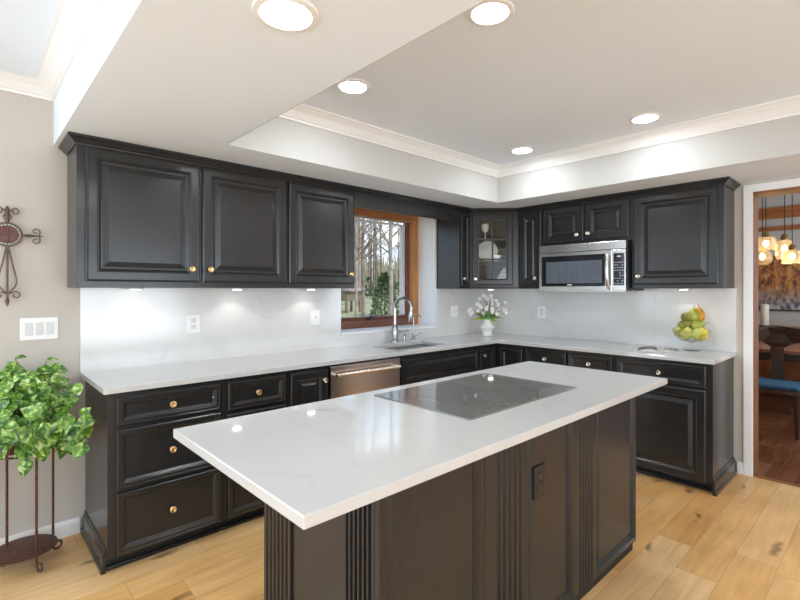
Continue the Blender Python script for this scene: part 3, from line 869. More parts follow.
mu.build('muntins', M['paint'], gdo)
MB(FD).box(a0 - 0.005, a1 + 0.005, -0.004, -0.001, zz0 - 0.005, zz1 + 0.005).build('pane', M['cabglass'], gdo)
knob(FD, 0.022 + 0.03, 0.0185, 1.490, gdo, M['nickel'])
sh = MB()
ipent = [(-0.013, -0.013), (-0.61, -0.013), (-0.61, -TU), (-TU, -0.63), (-0.013, -0.63)]
for zc in (1.66, 1.88):
    sh.prism(ipent, zc, zc + 0.012)
sh.build('shelves', M['cabwood'], dg)
# china inside the glass cabinet
o = MB(); o.lathe((-0.40, -0.34, 1.80), [(0.001, 0), (0.05, 0.002), (0.085, 0.014), (0.105, 0.020), (0.105, 0.024), (0.085, 0.018), (0.05, 0.007), (0.001, 0.006)], 24, axis=(-0.72, -0.69, 0.2))
# stands on its rim on the middle shelf
ob = tag(o.build('plate', M['cream_china'], smooth='auto'), 'white plate standing upright on the middle shelf of the glass cabinet', 'plate')
ob.location.z += 1.6722 - min((ob.matrix_basis @ v.co).z for v in ob.data.vertices)
def bowl_prof(k=1.0):
    return [(0.022 * k, 0), (0.024 * k, 0.006 * k), (0.045 * k, 0.03 * k), (0.055 * k, 0.055 * k), (0.052 * k, 0.055 * k), (0.04 * k, 0.03 * k), (0.001, 0.01 * k)]
o = MB(); o.lathe((-0.43, -0.47, 1.672), bowl_prof(0.95), 18)
tag(o.build('cup', M['cream_china'], smooth='auto'), 'small white cup right of the plate inside the glass cabinet', 'cup')
o = MB(); o.lathe((-0.46, -0.36, 1.892), [(0.02, 0), (0.006, 0.008), (0.005, 0.06), (0.03, 0.08), (0.04, 0.12), (0.034, 0.15), (0.032, 0.15), (0.037, 0.12), (0.002, 0.084)], 18)
tag(o.build('goblet', M['cream_china'], smooth='auto'), 'pale goblet on the top shelf of the glass cabinet', 'goblet')

u = upper_unit(FB, 0.646, 0.905, 'slim tall charcoal wall cabinet between the glass corner cabinet and microwave')
front(FB, 0.662, 0.898, 1.425, 2.132, TU, u, 'door', prof=P_DOOR[:-4] + [(.078, .0055), (.095, .012), (.098, .0125)], knob_at=(0.845, 1.492), kmat=M['nickel'])
u = upper_unit(FB, 0.906, 1.712, 'short two door charcoal cabinet directly above the microwave', zb=1.792)
front(FB, 0.925, 1.312, 1.815, 2.132, TU, u, 'door', prof=P_DOOR[:-4] + [(.080, .0055), (.100, .012), (.103, .0125)], knob_at=(1.258, 1.868), kmat=M['nickel'])
front(FB, 1.324, 1.696, 1.815, 2.132, TU, u, 'door', prof=P_DOOR[:-4] + [(.080, .0055), (.100, .012), (.103, .0125)], knob_at=(1.362, 1.872), kmat=M['nickel'])
u = upper_unit(FB, 1.713, 2.351, 'large single door charcoal wall cabinet right of the microwave')
front(FB, 1.735, 2.318, 1.425, 2.132, TU, u, 'door', knob_at=(1.775, 1.492), kmat=M['nickel'])

# crown along all the uppers
CP = [(0, 2.138), (0.006, 2.138), (0.008, 2.144), (0.014, 2.148), (0.022, 2.157), (0.034, 2.166), (0.040, 2.169), (0.040, 2.1825), (0.0, 2.1825)]
cr = MB()
cr.sweep([(-3.835, 0.0), (-3.835, -TU), (-0.626, -TU), (-TU, -0.645), (-TU, -2.351), (0.0, -2.351)], CP, side=-1)
tag(cr.build('crown_moulding', M['paint']), 'charcoal crown moulding running along the top of all wall cabinets', 'moulding')

# puck lights under the uppers
def puck(x, y, label, zb=UB, power=1.0):
    r = thing('puck_light', label, 'lamp', (x, y, zb - 0.012), 'under cabinet puck lights')
    MB().lathe((x, y, zb - 0.012), [(0.034, 0.001), (0.036, 0.004), (0.036, 0.0118)], 20).build('housing', M['plastic'], r, smooth='auto')
    MB().lathe((x, y, zb - 0.0125), [(0.028, 0), (0.028, 0.003)], 20).build('lens', M['puck'], r)
    d = bpy.data.lights.new('puck_spot', 'SPOT')
    d.energy = PUCK_POWER * 4 * power; d.spot_size = R(118); d.spot_blend = 0.35; d.shadow_soft_size = 0.012; d.color = (1.0, 0.95, 0.88)
    l = bpy.data.objects.new('puck_spot', d); COL.objects.link(l); l.parent = r; l.location = (0, 0, -0.006)
    return r
puck(-3.52, -0.13, 'round puck light under the left door of the two door wall cabinet')
puck(-2.91, -0.13, 'round puck light under the right door of the two door wall cabinet')
puck(-2.33, -0.13, 'round puck light under the single wall cabinet left of the window')
puck(-0.26, -0.28, 'round puck light under the diagonal glass corner cabinet', power=0.8)
puck(-0.16, -2.05, 'round puck light under the large wall cabinet right of the microwave')

# ---- microwave
FM = FB
mw = thing('microwave', 'stainless steel over the range microwave with black glass door', 'microwave', (-0.2, -1.31, 1.375))
m0, m1, MT = 0.925, 1.706, 0.368
MB(FM).box(m0, m1, 0.016, MT, 1.376, 1.786).build('body', M['black'], mw, bevel=0.003)
MB(FM).box(m0, m1 - 0.004, MT, MT + 0.022, 1.716, 1.784).build('vent_panel', M['steel'], mw, bevel=0.003)
md = MB(FM).panel(m0, 1.592, 1.376, 1.712, MT, [(0, 0), (0, 0.024), (0.003, 0.027), (0.02, 0.027)]).build('door', M['steel'], mw)
MB(FM).box(0.952, 1.536, MT + 0.027, MT + 0.0285, 1.414, 1.684).build('door_glass', M['micglass'], md, bevel=0.001)
MB(FM).box(0.998, 1.512, MT + 0.0285, MT + 0.0295, 1.442, 1.634).build('screen', M['micscreen'], md)
MB(FM).box(1.205, 1.245, MT + 0.0285, MT + 0.0295, 1.421, 1.433).build('badge', M['mark'], md)
h = MB(FM)
pts = [FM(1.570, MT + 0.024, 1.392), FM(1.568, MT + 0.050, 1.42), FM(1.566, MT + 0.062, 1.49), FM(1.566, MT + 0.064, 1.545), FM(1.566, MT + 0.062, 1.60), FM(1.568, MT + 0.05, 1.665), FM(1.570, MT + 0.024, 1.70)]
h.tube(pts, [0.013, 0.015, 0.016, 0.016, 0.016, 0.015, 0.013], 12)
h.build('handle', M['steel'], md, smooth='auto')
cp_ = MB(FM).box(1.594, m1 - 0.004, MT, MT + 0.026, 1.376, 1.712).build('control_panel', M['steel'], mw, bevel=0.003)
MB(FM).box(1.606, 1.692, MT + 0.026, MT + 0.0275, 1.420, 1.682).build('keypad', M['micglass'], cp_)
MB(FM).box(1.634, 1.664, MT + 0.0275, MT + 0.0285, 1.650, 1.662).build('display', M['mark'], cp_)
bt = MB(FM)
rnd = random.Random(4)
for i in range(4):
    for j in range(9):
        if rnd.random() < 0.2: continue
        s = 1.615 + i * 0.019; z = 1.432 + j * 0.0215
        bt.box(s, s + 0.010, MT + 0.0275, MT + 0.0283, z, z + 0.006)
bt.build('keys', M['mark'], cp_)
MB(FM).box(m0 + 0.05, m1 - 0.03, 0.05, MT - 0.02, 1.366, 1.3762).build('underside_filter', M['steel'], mw)

# ================================================================== island
IX0, IX1, IY0, IY1 = -3.742, -1.546, -2.371, -1.536
BX0, BX1, BY0, BY1 = -3.437, -1.651, -2.25, -1.581
isl = thing('kitchen_island', 'charcoal kitchen island cabinet with fluted pilasters below white top', 'island', ((BX0 + BX1) / 2, (BY0 + BY1) / 2, 0))
MB().box(BX0 + 0.02, BX1 - 0.02, BY0 + 0.02, BY1 - 0.02, 0.05, 0.8835).build('body', M['paint'], isl)
MB().box(BX0 + 0.03, BX1 - 0.014, BY0 + 0.012, BY1 - 0.06, 0.0, 0.05).build('toe_kick', M['recess'], isl)
FI = Frame((0, BY0 + 0.02, 0), (1, 0, 0), (0, -1, 0))
FE = Frame((BX0 + 0.02, 0, 0), (0, 1, 0), (-1, 0, 0))
FE2 = Frame((BX1 - 0.02, 0, 0), (0, 1, 0), (1, 0, 0))
FK = Frame((0, BY1 - 0.02, 0), (1, 0, 0), (0, 1, 0))


def pilaster(fr, s0, s1, z0, z1, t=0.020, n=5, edge=0.18, edge2=None):
    """board with n vertical flutes between two plain edges"""
    w = s1 - s0; e_ = w * edge; e2 = w * (edge if edge2 is None else edge2)
    pts = [(s0, 0), (s0, t)]
    fw_ = (w - e_ - e2) / n
    for k in range(n):
        a = s0 + e_ + k * fw_
        pts += [(a + fw_ * 0.16, t)] + [(a + fw_ * (0.16 + 0.68 * q / 4), t - 0.014 * math.sin(PI * q / 4)) for q in (1, 2, 3)] + [(a + fw_ * 0.84, t)]
    pts += [(s1, t), (s1, 0)]
    m = MB(fr)
    m.loops([[m.f(a, b, z0) for a, b in pts], [m.f(a, b, z1) for a, b in pts]])
    return m.build('pilaster', M['paint'], isl)


P_ISL = [(0, 0), (0, .020), (.010, .020), (.014, .0165), (.022, .0165), (.030, .007), (.034, .002), (.042, .002), (.054, .0095), (.057, .010)]
IZ0, IZ1 = 0.05, 0.8835
# front face: panel | pilaster | panel | pilaster | panel
MB(FI).panel(BX0 + 0.001, -2.972, IZ0, IZ1, 0, P_ISL).build('panel', M['paint'], isl)
pilaster(FI, -2.970, -2.722, IZ0, IZ1, n=5, edge=0.27, edge2=0.06)
pan = MB(FI).panel(-2.720, -2.335, IZ0, IZ1, 0, P_ISL).build('panel', M['paint'], isl)
pilaster(FI, -2.333, -2.135, IZ0, IZ1, n=5, edge=0.20, edge2=0.10)
MB(FI).panel(-2.133, BX1 - 0.001, IZ0, IZ1, 0, P_ISL).build('panel', M['paint'], isl)
# left end: pilaster | plain sunken board | pilaster
pilaster(FE, BY0 + 0.021, -2.085, IZ0, IZ1, n=6, edge=0.06)
MB(FE).box(-2.083, -1.777, 0, 0.012, IZ0, IZ1).build('end_panel', M['paint'], isl)
pilaster(FE, -1.775, BY1 - 0.001, IZ0, IZ1, n=6, edge=0.06)
MB(FE2).box(BY0 + 0.021, BY1 - 0.021, 0, 0.019, IZ0, IZ1).build('end_panel', M['paint'], isl)
# side towards the sink
for k in range(3):
    a = BX0 + 0.021 + k * (BX1 - BX0 - 0.042) / 3
    front(FK, a + 0.006, a + (BX1 - BX0 - 0.042) / 3 - 0.006, 0.08, 0.86, 0, isl, 'door', knob_at=(a + 0.06, 0.80))
tag(MB().box(IX0, IX1, IY0, IY1, HC - 0.03, HC).build('island_countertop', M['quartz'], bevel=0.003), 'large white quartz slab on top of the kitchen island', 'countertop')
ot = thing('outlet', 'dark charcoal electrical outlet on the island middle front panel', 'outlet', (-2.62, BY0 + 0.009, 0.70))
cx_, cz_ = -2.612, 0.630
MB(FI).box(cx_ - 0.038, cx_ + 0.038, 0.0102, 0.018, cz_ - 0.064, cz_ + 0.064).build('plate', M['black'], ot, bevel=0.002)
oo = MB(FI)
for dz in (-0.022, 0.022):
    oo.box(cx_ - 0.016, cx_ + 0.016, 0.018, 0.0205, cz_ + dz - 0.015, cz_ + dz + 0.015)
oo.build('sockets', M['paint'], ot, bevel=0.002)

# cooktop
ck = thing('cooktop', 'black glass electric cooktop set into the island top', 'cooktop', (-2.537, -1.892, HC))
c0x, c1x, c0y, c1y = -2.938, -2.136, -2.162, -1.622
MB().box(c0x, c1x, c0y, c1y, HC, HC + 0.006).build('glass_top', M['cooktopglass'], ck, bevel=0.002)
for (x, y, r) in ((-2.75, -2.02, 0.105), (-2.74, -1.76, 0.08), (-2.33, -2.03, 0.08), (-2.34, -1.77, 0.115), (-2.54, -1.89, 0.06)):
    m = MB(); m.lathe((x, y, HC + 0.006), [(r, 0), (r, 0.0004), (r - 0.0025, 0.0004), (r - 0.0025, 0)], 40, cap0=False, cap1=False)
    m.build('burner_ring', M['ring'], ck)


# ================================================================== outlets and switches
def plate_thing(fr, s, z, w, label, name, gangs, t=0.015):
    r = thing(name, label, 'switch' if 'switch' in name else 'outlet', fr(s, t, z - 0.06))
    p_ = MB(fr).box(s - w / 2, s + w / 2, t, t + 0.006, z - 0.060, z + 0.060).build('cover_plate', M['plastic'], r, bevel=0.003)
    g = MB(fr)
    for k in range(gangs):
        c = s + (k - (gangs - 1) / 2) * 0.046
        if name == 'light_switch' :
            MB(fr).box(c - 0.017, c + 0.017, t + 0.006, t + 0.0095, z - 0.034, z + 0.034).build('rocker', M['plasticshade'], r, bevel=0.002)
        elif name == 'toggle_switch':
            MB(fr).box(c - 0.005, c + 0.005, t + 0.006, t + 0.016, z - 0.004, z + 0.012).build('toggle', M['plasticshade'], r, bevel=0.002)
        else:
            m = MB(fr)
            for dz in (-0.021, 0.021): m.box(c - 0.016, c + 0.016, t + 0.006, t + 0.0085, z + dz - 0.015, z + dz + 0.015)
            m.build('sockets', M['plasticshade'], r, bevel=0.002)
    return r
plate_thing(FA, -3.958, 1.172, 0.165, 'white three rocker light switch plate on the beige wall', 'light_switch', 3, t=0.0)
plate_thing(FA, -3.157, 1.160, 0.082, 'white outlet plate on the backsplash under the left wall cabinet', 'outlet', 1)
plate_thing(FA, -2.224, 1.162, 0.082, 'white switch plate on the backsplash left of the window', 'toggle_switch', 1)
plate_thing(FA, -0.535, 1.160, 0.118, 'white double switch plate on the backsplash right of the window', 'toggle_switch', 2)
plate_thing(FB, 0.728, 1.160, 0.095, 'white outlet plate on the backsplash left of the microwave', 'outlet', 1)


# ================================================================== recessed ceiling lights
def can(x, y, z, label):
    r = thing('recessed_light', label, 'lamp', (x, y, z - 0.01), 'recessed ceiling lights')
    MB().lathe((x, y, z - 0.009), [(0.073, 0.002), (0.074, 0), (0.092, 0.003), (0.096, 0.0088), (0.073, 0.0088)], 32, cap0=False, cap1=False).build('trim_ring', M['trim'], r, smooth='auto')
    MB().lathe((x, y, z - 0.005), [(0.073, 0), (0.073, 0.004)], 32).build('lens', M['can'], r)
can(-3.576, -1.998, SOF, 'large nearest round ceiling light in the low ceiling above the left')
can(-2.716, -2.085, CEIL, 'round ceiling light at the top centre in the raised tray ceiling')
can(-2.706, -1.159, CEIL, 'round ceiling light in the left back corner of the tray ceiling')
can(-1.038, -2.078, CEIL, 'round ceiling light in the tray above the large right wall cabinet')
can(-1.018, -1.143, CEIL, 'small far round ceiling light above the room corner')

# ================================================================== cross on the left wall
cz = thing('wall_cross', 'ornate bronze wire cross with dark red oval hanging on beige wall', 'wall decoration', (-4.092, -0.02, 1.30))
cxx, ycr, zc = -4.092, -0.022, 1.672
m = MB()
m.lathe((cxx, ycr, zc), [(0.044, -0.006), (0.047, 0), (0.044, 0.006), (0.001, 0.009)], 28, axis=(0, -1, 0)); m.build('medallion', M['plaque'], cz, smooth='auto')
m = MB()
for k in range(22):
    a = 2 * PI * k / 22
    m.ellipsoid((cxx + 0.0505 * math.cos(a), ycr - 0.004, zc + 0.0505 * math.sin(a)), 0.0052, 0.005, 0.0052, su=8, sv=5)
m.build('beads', M['bead'], cz, smooth=True)


def ring_pts(r, n=28): return [(cxx + r * math.cos(2 * PI * k / n), ycr, zc + r * math.sin(2 * PI * k / n)) for k in range(n + 1)]


def spiral(c, r0, r1, a0, turns, n=18, flip=1):
    out = []
    for k in range(n + 1):
        f_ = k / n; r = r0 + (r1 - r0) * f_; a = a0 + flip * turns * 2 * PI * f_
        out.append((c[0] + r * math.cos(a), c[1], c[2] + r * math.sin(a)))
    return out
m = MB()
m.tube(ring_pts(0.060), 0.0042, 6, caps=False)
m.tube([(cxx - 0.045, ycr - 0.012, zc), (cxx + 0.045, ycr - 0.012, zc)], 0.003, 6)
m.tube([(cxx, ycr - 0.012, zc - 0.046), (cxx, ycr - 0.012, zc + 0.046)], 0.003, 6)
# long lower stem with flaring wires
m.tube([(cxx, ycr, zc - 0.06), (cxx, ycr, 1.345), (cxx, ycr, 1.322), (cxx, ycr, 1.296)], [0.005, 0.005, 0.009, 0.002], 8)
for sg in (-1, 1):
    m.tube([(cxx + sg * 0.004, ycr, zc - 0.062), (cxx + sg * 0.018, ycr, 1.53), (cxx + sg * 0.034, ycr, 1.455), (cxx + sg * 0.038, ycr, 1.425), (cxx + sg * 0.032, ycr, 1.40), (cxx, ycr, 1.358)], 0.0036, 6)
    m.tube([(cxx, ycr, 1.358), (cxx + sg * 0.014, ycr, 1.368)] + spiral((cxx + sg * 0.034, ycr, 1.355), 0.020, 0.008, PI / 2 if sg < 0 else PI / 2, 0.85, flip=-sg), 0.0034, 6)
    # top fleur
    m.tube([(cxx, ycr, zc + 0.06), (cxx + sg * 0.016, ycr, zc + 0.092), (cxx, ycr, zc + 0.122)], 0.0036, 6)
    m.tube([(cxx, ycr, zc + 0.115)] + spiral((cxx + sg * 0.030, ycr, zc + 0.122), 0.019, 0.007, PI / 2, 0.9, flip=-sg), 0.0034, 6)
    # arms
    m.tube([(cxx + sg * 0.061, ycr, zc), (cxx + sg * 0.09, ycr, zc + 0.001), (cxx + sg * 0.115, ycr, zc), (cxx + sg * 0.148, ycr, zc)], [0.004, 0.009, 0.005, 0.002], 8)
    for s2 in (-1, 1):
        m.tube([(cxx + sg * 0.132, ycr, zc)] + spiral((cxx + sg * 0.117, ycr, zc + s2 * 0.024), 0.018, 0.006, 0 if sg > 0 else PI, 0.85, flip=s2 * sg), 0.0032, 6)
m.tube([(cxx, ycr, zc + 0.06), (cxx, ycr, zc + 0.13), (cxx, ycr, zc + 0.150)], [0.006, 0.010, 0.002], 8)
m.tube([(cxx, 0.0, zc), (cxx, ycr, zc)], 0.004, 6)
m.build('wirework', M['bronze'], cz, smooth='auto')

# ================================================================== plant stand and plant
SC = Vector((-4.04, -0.215, 0))
feet = [Vector((-3.986, -0.334, 0)), Vector((-3.89, -0.135, 0)), Vector((-4.122, -0.145, 0))]
ps = thing('plant_stand', 'rusty wrought iron plant stand with round lower shelf against beige wall', 'plant stand', (SC.x, SC.y, 0))
MB().lathe((SC.x, SC.y, 0.085), [(0.001, 0), (0.132, 0), (0.138, 0.003), (0.138, 0.008), (0.132, 0.010), (0.001, 0.0085)], 36).build('shelf', M['iron'], ps, smooth='auto')
for ft in feet:
    d = (ft - SC); d.z = 0; dl = d.length; d.normalize()
    p0 = SC + d * (dl - 0.028)
    # rod straight down, then a curl outward at the foot
    pts = [p0 + Vector((0, 0, 0.70)), p0 + Vector((0, 0, 0.40)), p0 + Vector((0, 0, 0.06))]
    c = p0 + d * 0.026 + Vector((0, 0, 0.030))
    for k in range(15):
        a = PI + 1.65 * PI * k / 14
        r = 0.026 - 0.012 * k / 14
        pts.append(c + d * (r * math.cos(a)) + Vector((0, 0, r * math.sin(a))))
    MB().tube(pts, 0.0058, 8).build('leg', M['iron'], ps, smooth='auto')
rp = lambda r, z: [(SC.x + r * math.cos(2 * PI * k / 32), SC.y + r * math.sin(2 * PI * k / 32), z) for k in range(33)]
m = MB()
m.tube(rp(0.122, 0.70), 0.006, 8, caps=False); m.tube(rp(0.112, 0.58), 0.005, 8, caps=False)
m.build('ring', M['iron'], ps, smooth='auto')
m = MB()
for k in range(14):
    a = 2 * PI * k / 14
    q = Vector((math.cos(a), math.sin(a), 0))
    tg = Vector((-math.sin(a), math.cos(a), 0))
    c = SC + q * 0.119 + Vector((0, 0, 0.64))
    m.tube([c + tg * (0.022 * math.cos(b * PI / 5)) + Vector((0, 0, 0.052 * math.sin(b * PI / 5))) - q * (0.0 if math.sin(b * PI / 5) > 0 else 0.004) for b in range(11)], 0.003, 6, caps=False)
m.build('scrollwork', M['iron'], ps, smooth='auto')
pl = thing('potted_pothos', 'trailing variegated pothos plant in a brown basket on the iron stand', 'plant', (SC.x, SC.y, 0.585))
MB().lathe((SC.x, SC.y, 0.586), [(0.085, 0), (0.10, 0.03), (0.108, 0.13), (0.112, 0.14), (0.104, 0.14), (0.10, 0.12)], 28, cap1=True).build('basket', M['basket'], pl, smooth='auto')
for a in range(0):
    pass
rnd = random.Random(11)
lf = MB(); stm = MB()


def leaf(mb, base, direction, normal, L, W, droop=0.2):
    d = direction.normalized()
    n = (normal - d * normal.dot(d))
    if n.length < 1e-3: n = d.orthogonal()
    n.normalize(); sd_ = d.cross(n)
    # heart shaped blade folded a little along the midrib
    outl = [(0.0, 0.0), (-0.07, 0.24), (0.06, 0.44), (0.28, 0.50), (0.52, 0.42), (0.76, 0.22), (1.0, 0.0)]
    rows = []
    for a, w in outl:
        p = base + d * (a * L) - n * (droop * L * a * a)
        rows.append((p + sd_ * (w * W) + n * (0.16 * w * W), p + n * 0.0, p - sd_ * (w * W) + n * (0.16 * w * W)))
    bm = mb.bm
    vs = [[bm.verts.new(q) for q in r_] for r_ in rows]
    for a, b in zip(vs, vs[1:]):
        for i in (0, 1):
            try: bm.faces.new((a[i], a[i + 1], b[i + 1], b[i]))
            except ValueError: pass


crown_c = SC + Vector((0, 0, 0.73))
camdir = Vector((-4.25, -3.22, 1.38))
for k in range(330):
    az = rnd.uniform(0, 2 * PI)
    el = rnd.uniform(-0.8, 1.4)
    rad = rnd.uniform(0.10, 0.27)
    q = Vector((math.cos(az) * math.cos(el), math.sin(az) * math.cos(el), math.sin(el)))
    p = crown_c + Vector((0.03, -0.04, 0.02)) + Vector((q.x * rad * 1.12, q.y * rad * 1.15, q.z * rad * (0.98 if q.z > 0 else 0.55)))
    tocam = (camdir - p).normalized()
    n = (tocam * 0.8 + q * 0.7 + Vector((rnd.uniform(-.6, .6), rnd.uniform(-.6, .6), rnd.uniform(-.1, .8)))).normalized()
    w_ = Vector((rnd.uniform(-1, 1), rnd.uniform(-1, 1), rnd.uniform(-1.2, 0.5))) + Vector((q.x, q.y, 0)) * 0.6
    d = (w_ - n * w_.dot(n)).normalized()
    L = rnd.uniform(0.058, 0.088)
    tip = p + d * L
    if max(p.y, tip.y) > -0.04: continue
    if max(p.x, tip.x) > -3.80 - L * 0.45: continue
    leaf(lf, p, d, n, L, L * rnd.uniform(0.80, 0.98), droop=0.15)
    if k % 4 == 0:
        mid = crown_c + (p - crown_c) * 0.5 + Vector((0, 0, 0.03))
        stm.tube([crown_c + Vector((q.x * 0.04, q.y * 0.04, -0.01)), mid, p], [0.0028, 0.002, 0.0015], 5)
# trailing vines
for (az, ln, n_) in ((-2.3, 0.30, 6), (-2.75, 0.36, 7), (-0.95, 0.06, 4), (-1.6, 0.08, 4), (2.9, 0.25, 5)):
    q = Vector((math.cos(az), math.sin(az), 0))
    pts = [crown_c + q * 0.06, crown_c + q * 0.15 + Vector((0, 0, 0.05)), crown_c + q * 0.21 + Vector((0, 0, -0.06)), crown_c + q * 0.235 + Vector((0, 0, -0.06 - ln))]
    if pts[-1].y > -0.05 or (pts[-1].x > -3.84): pts = [Vector((min(p.x, -3.85), min(p.y, -0.06), p.z)) for p in pts]
    stm.tube(pts, 0.0022, 5)
    for k in range(n_):
        f_ = k / max(1, n_ - 1)
        p = pts[2].lerp(pts[3], f_)
        d = (q * 0.5 + Vector((rnd.uniform(-.8, .8), rnd.uniform(-.5, .3), -0.9))).normalized()
        L = rnd.uniform(0.05, 0.075)
        if max(p.x, (p + d * L).x) > -3.80 - L * 0.5 and p.y > -0.64: d.x = -abs(d.x)
        leaf(lf, p, d, q + Vector((0, -0.6, 0.4)), L, L * 0.85)
# a spray that leans out in front of the cabinet end
for k in range(22):
    f_ = k / 21
    p = Vector((-3.93 + 0.115 * f_ + rnd.uniform(-.025, .01), -0.36 - 0.22 * f_ + rnd.uniform(-.05, .03), 0.75 - 0.04 * f_ + rnd.uniform(-.07, .07)))
    nrm = Vector((-0.2, -0.9, 0.35)) + Vector((rnd.uniform(-.5, .3), rnd.uniform(-.3, .3), rnd.uniform(-.3, .3)))
    d = Vector((rnd.uniform(-.8, .5), -0.2, rnd.uniform(-1, .3)))
    L = rnd.uniform(0.055, 0.075)
    if (p + d.normalized() * L).x > -3.785: d.x = -abs(d.x)
    leaf(lf, p, d, nrm, L, L * 0.9, droop=0.15)
stm.tube([crown_c, Vector((-3.97, -0.32, 0.80)), Vector((-3.83, -0.56, 0.72))], 0.0022, 5)
# two upright sprigs
for (dx, dy, hgt) in ((-0.02, -0.02, 0.32), (0.06, 0.02, 0.29)):
    p0 = crown_c; p1 = crown_c + Vector((dx, dy, hgt * 0.6)); p2 = crown_c + Vector((dx * 1.6, dy * 1.4, hgt))
    stm.tube([p0, p1, p2], 0.0022, 5)
    leaf(lf, p2, Vector((0.6, -0.5, 0.15)), Vector((0, -0.6, 1)), 0.055, 0.04)
    leaf(lf, p1, Vector((-0.7, -0.5, 0.2)), Vector((0, -0.6, 1)), 0.06, 0.05)
lf.build('foliage', M['leaf'], pl)
stm.build('stems', M['stem'], pl)

# ================================================================== vase of white flowers
VX, VY = -0.345, -0.30
vs = thing('flower_vase', 'white faceted vase of white flowers on the counter in the room corner', 'vase', (VX, VY, HC))
m = MB()
m.lathe((VX, VY, HC), [(0.046, 0), (0.050, 0.004), (0.052, 0.015), (0.048, 0.045), (0.060, 0.066), (0.075, 0.086), (0.062, 0.102), (0.042, 0.122), (0.038, 0.155), (0.042, 0.168), (0.037, 0.168), (0.034, 0.15)], 10)
m.build('vase_body', M['cream_china'], vs)
rnd = random.Random(5)
gl = MB(); yl = MB(); tw = MB(); fl = MB()
top = Vector((VX, VY, HC + 0.160))
for k in range(26):
    az = rnd.uniform(0, 2 * PI); r = rnd.uniform(0.02, 0.05)
    d = Vector((math.cos(az) * 0.55, math.sin(az) * 0.55, rnd.uniform(0.5, 1.3)))
    leaf(gl, top + Vector((math.cos(az) * 0.02, math.sin(az) * 0.02, -0.01)), d, Vector((math.cos(az), math.sin(az), -0.4)) * -1, rnd.uniform(0.09, 0.15), 0.05, droop=0.35)
vr = Vector((0.7277, -0.686, 0))   # towards the right when seen from the island
for (a, dz, L) in ((-0.9, 0.35, 0.15), (-0.7, 0.8, 0.16), (0.7, 0.75, 0.15), (0.95, 0.15, 0.14)):
    leaf(yl, top, vr * a + Vector((0, 0, dz)), Vector((-0.5, -0.5, 0.5)), L, 0.035, droop=0.75)
leaf(gl, top, vr * 0.8 + Vector((0, 0, 0.5)), Vector((-0.5, -0.5, 0.5)), 0.20, 0.03, droop=1.3)
for k in range(34):
    s = rnd.uniform(-0.19, 0.19); hgt = rnd.uniform(0.05, 0.275) * (1 - 0.35 * abs(s) / 0.19)
    dep = rnd.uniform(-0.05, 0.07)
    p = top + vr * s + Vector((-0.686, -0.7277, 0)) * dep + Vector((0, 0, hgt))
    if p.x > -0.06: p.x = -0.06
    if p.y > -0.06: p.y = -0.06
    tw.tube([top + vr * s * 0.1, top.lerp(p, 0.55) + Vector((0, 0, 0.02)), p], 0.0018, 5)
    c = p
    face = Vector((-0.6 + rnd.uniform(-.5, .5), -0.7 + rnd.uniform(-.5, .5), rnd.uniform(-.1, .6))).normalized()
    u_ = face.orthogonal().normalized(); w_ = face.cross(u_)
    for q in range(5):
        a = 2 * PI * q / 5
        leaf(fl, c, (u_ * math.cos(a) + w_ * math.sin(a)) + face * 0.45, face, 0.024, 0.022, droop=0.25)
gl.build('leaves', M['blade'], vs); yl.build('pale_leaves', M['bladeyel'], vs); tw.build('twigs', M['twig'], vs); fl.build('blossoms', M['petal'], vs)

# ================================================================== fruit bowl
BXc, BYc = -0.162, -2.105
bw = thing('pedestal_bowl', 'clear glass pedestal bowl filled with pears and lemons', 'bowl', (BXc, BYc, HC))
m = MB()
m.lathe((BXc, BYc, HC), [(0.055, 0), (0.055, 0.004), (0.02, 0.010), (0.010, 0.02), (0.010, 0.055), (0.02, 0.065)], 28)
m.build('foot', M['clear'], bw, smooth='auto')
m = MB()
m.lathe((BXc, BYc, HC + 0.064), [(0.02, 0), (0.075, 0.012), (0.115, 0.05), (0.132, 0.098), (0.129, 0.098), (0.111, 0.052), (0.072, 0.016), (0.001, 0.006)], 32)
m.build('bowl', M['clear'], bw, smooth='auto')


def pear(c, mat, label, size=1.0, tilt=(0, 0, 0), stem=True, lemon=False):
    size = size * 1.14
    rot = Matrix.Rotation(tilt[2], 3, 'Z') @ Matrix.Rotation(tilt[0], 3, 'X') @ Matrix.Rotation(tilt[1], 3, 'Y')
    if lemon:
        prof = [(0.001, -0.046), (0.008, -0.042), (0.024, -0.030), (0.033, -0.012), (0.034, 0.006), (0.028, 0.024), (0.014, 0.038), (0.007, 0.044), (0.001, 0.047)]
    else:
        prof = [(0.001, -0.036), (0.018, -0.038), (0.032, -0.028), (0.038, -0.008), (0.035, 0.012), (0.025, 0.032), (0.018, 0.048), (0.012, 0.058), (0.003, 0.060)]
    ax = rot @ Vector((0, 0, 1))
    r = thing('lemon' if lemon else 'pear', label, 'fruit', c, 'fruit in the glass bowl')
    m = MB(); m.lathe(c, [(a * size, b * size) for a, b in prof], 18, axis=ax); m.build('fruit_body', M[mat], r, smooth=True)
    if stem and not lemon:
        c = Vector(c)
        MB().tube([c + ax * 0.057 * size, c + ax * 0.068 * size + Vector((0.002, 0, 0)), c + ax * 0.08 * size + Vector((0.006, 0.002, 0))], [0.003, 0.002, 0.0025], 6).build('stem', M['twig'], r)
    return r


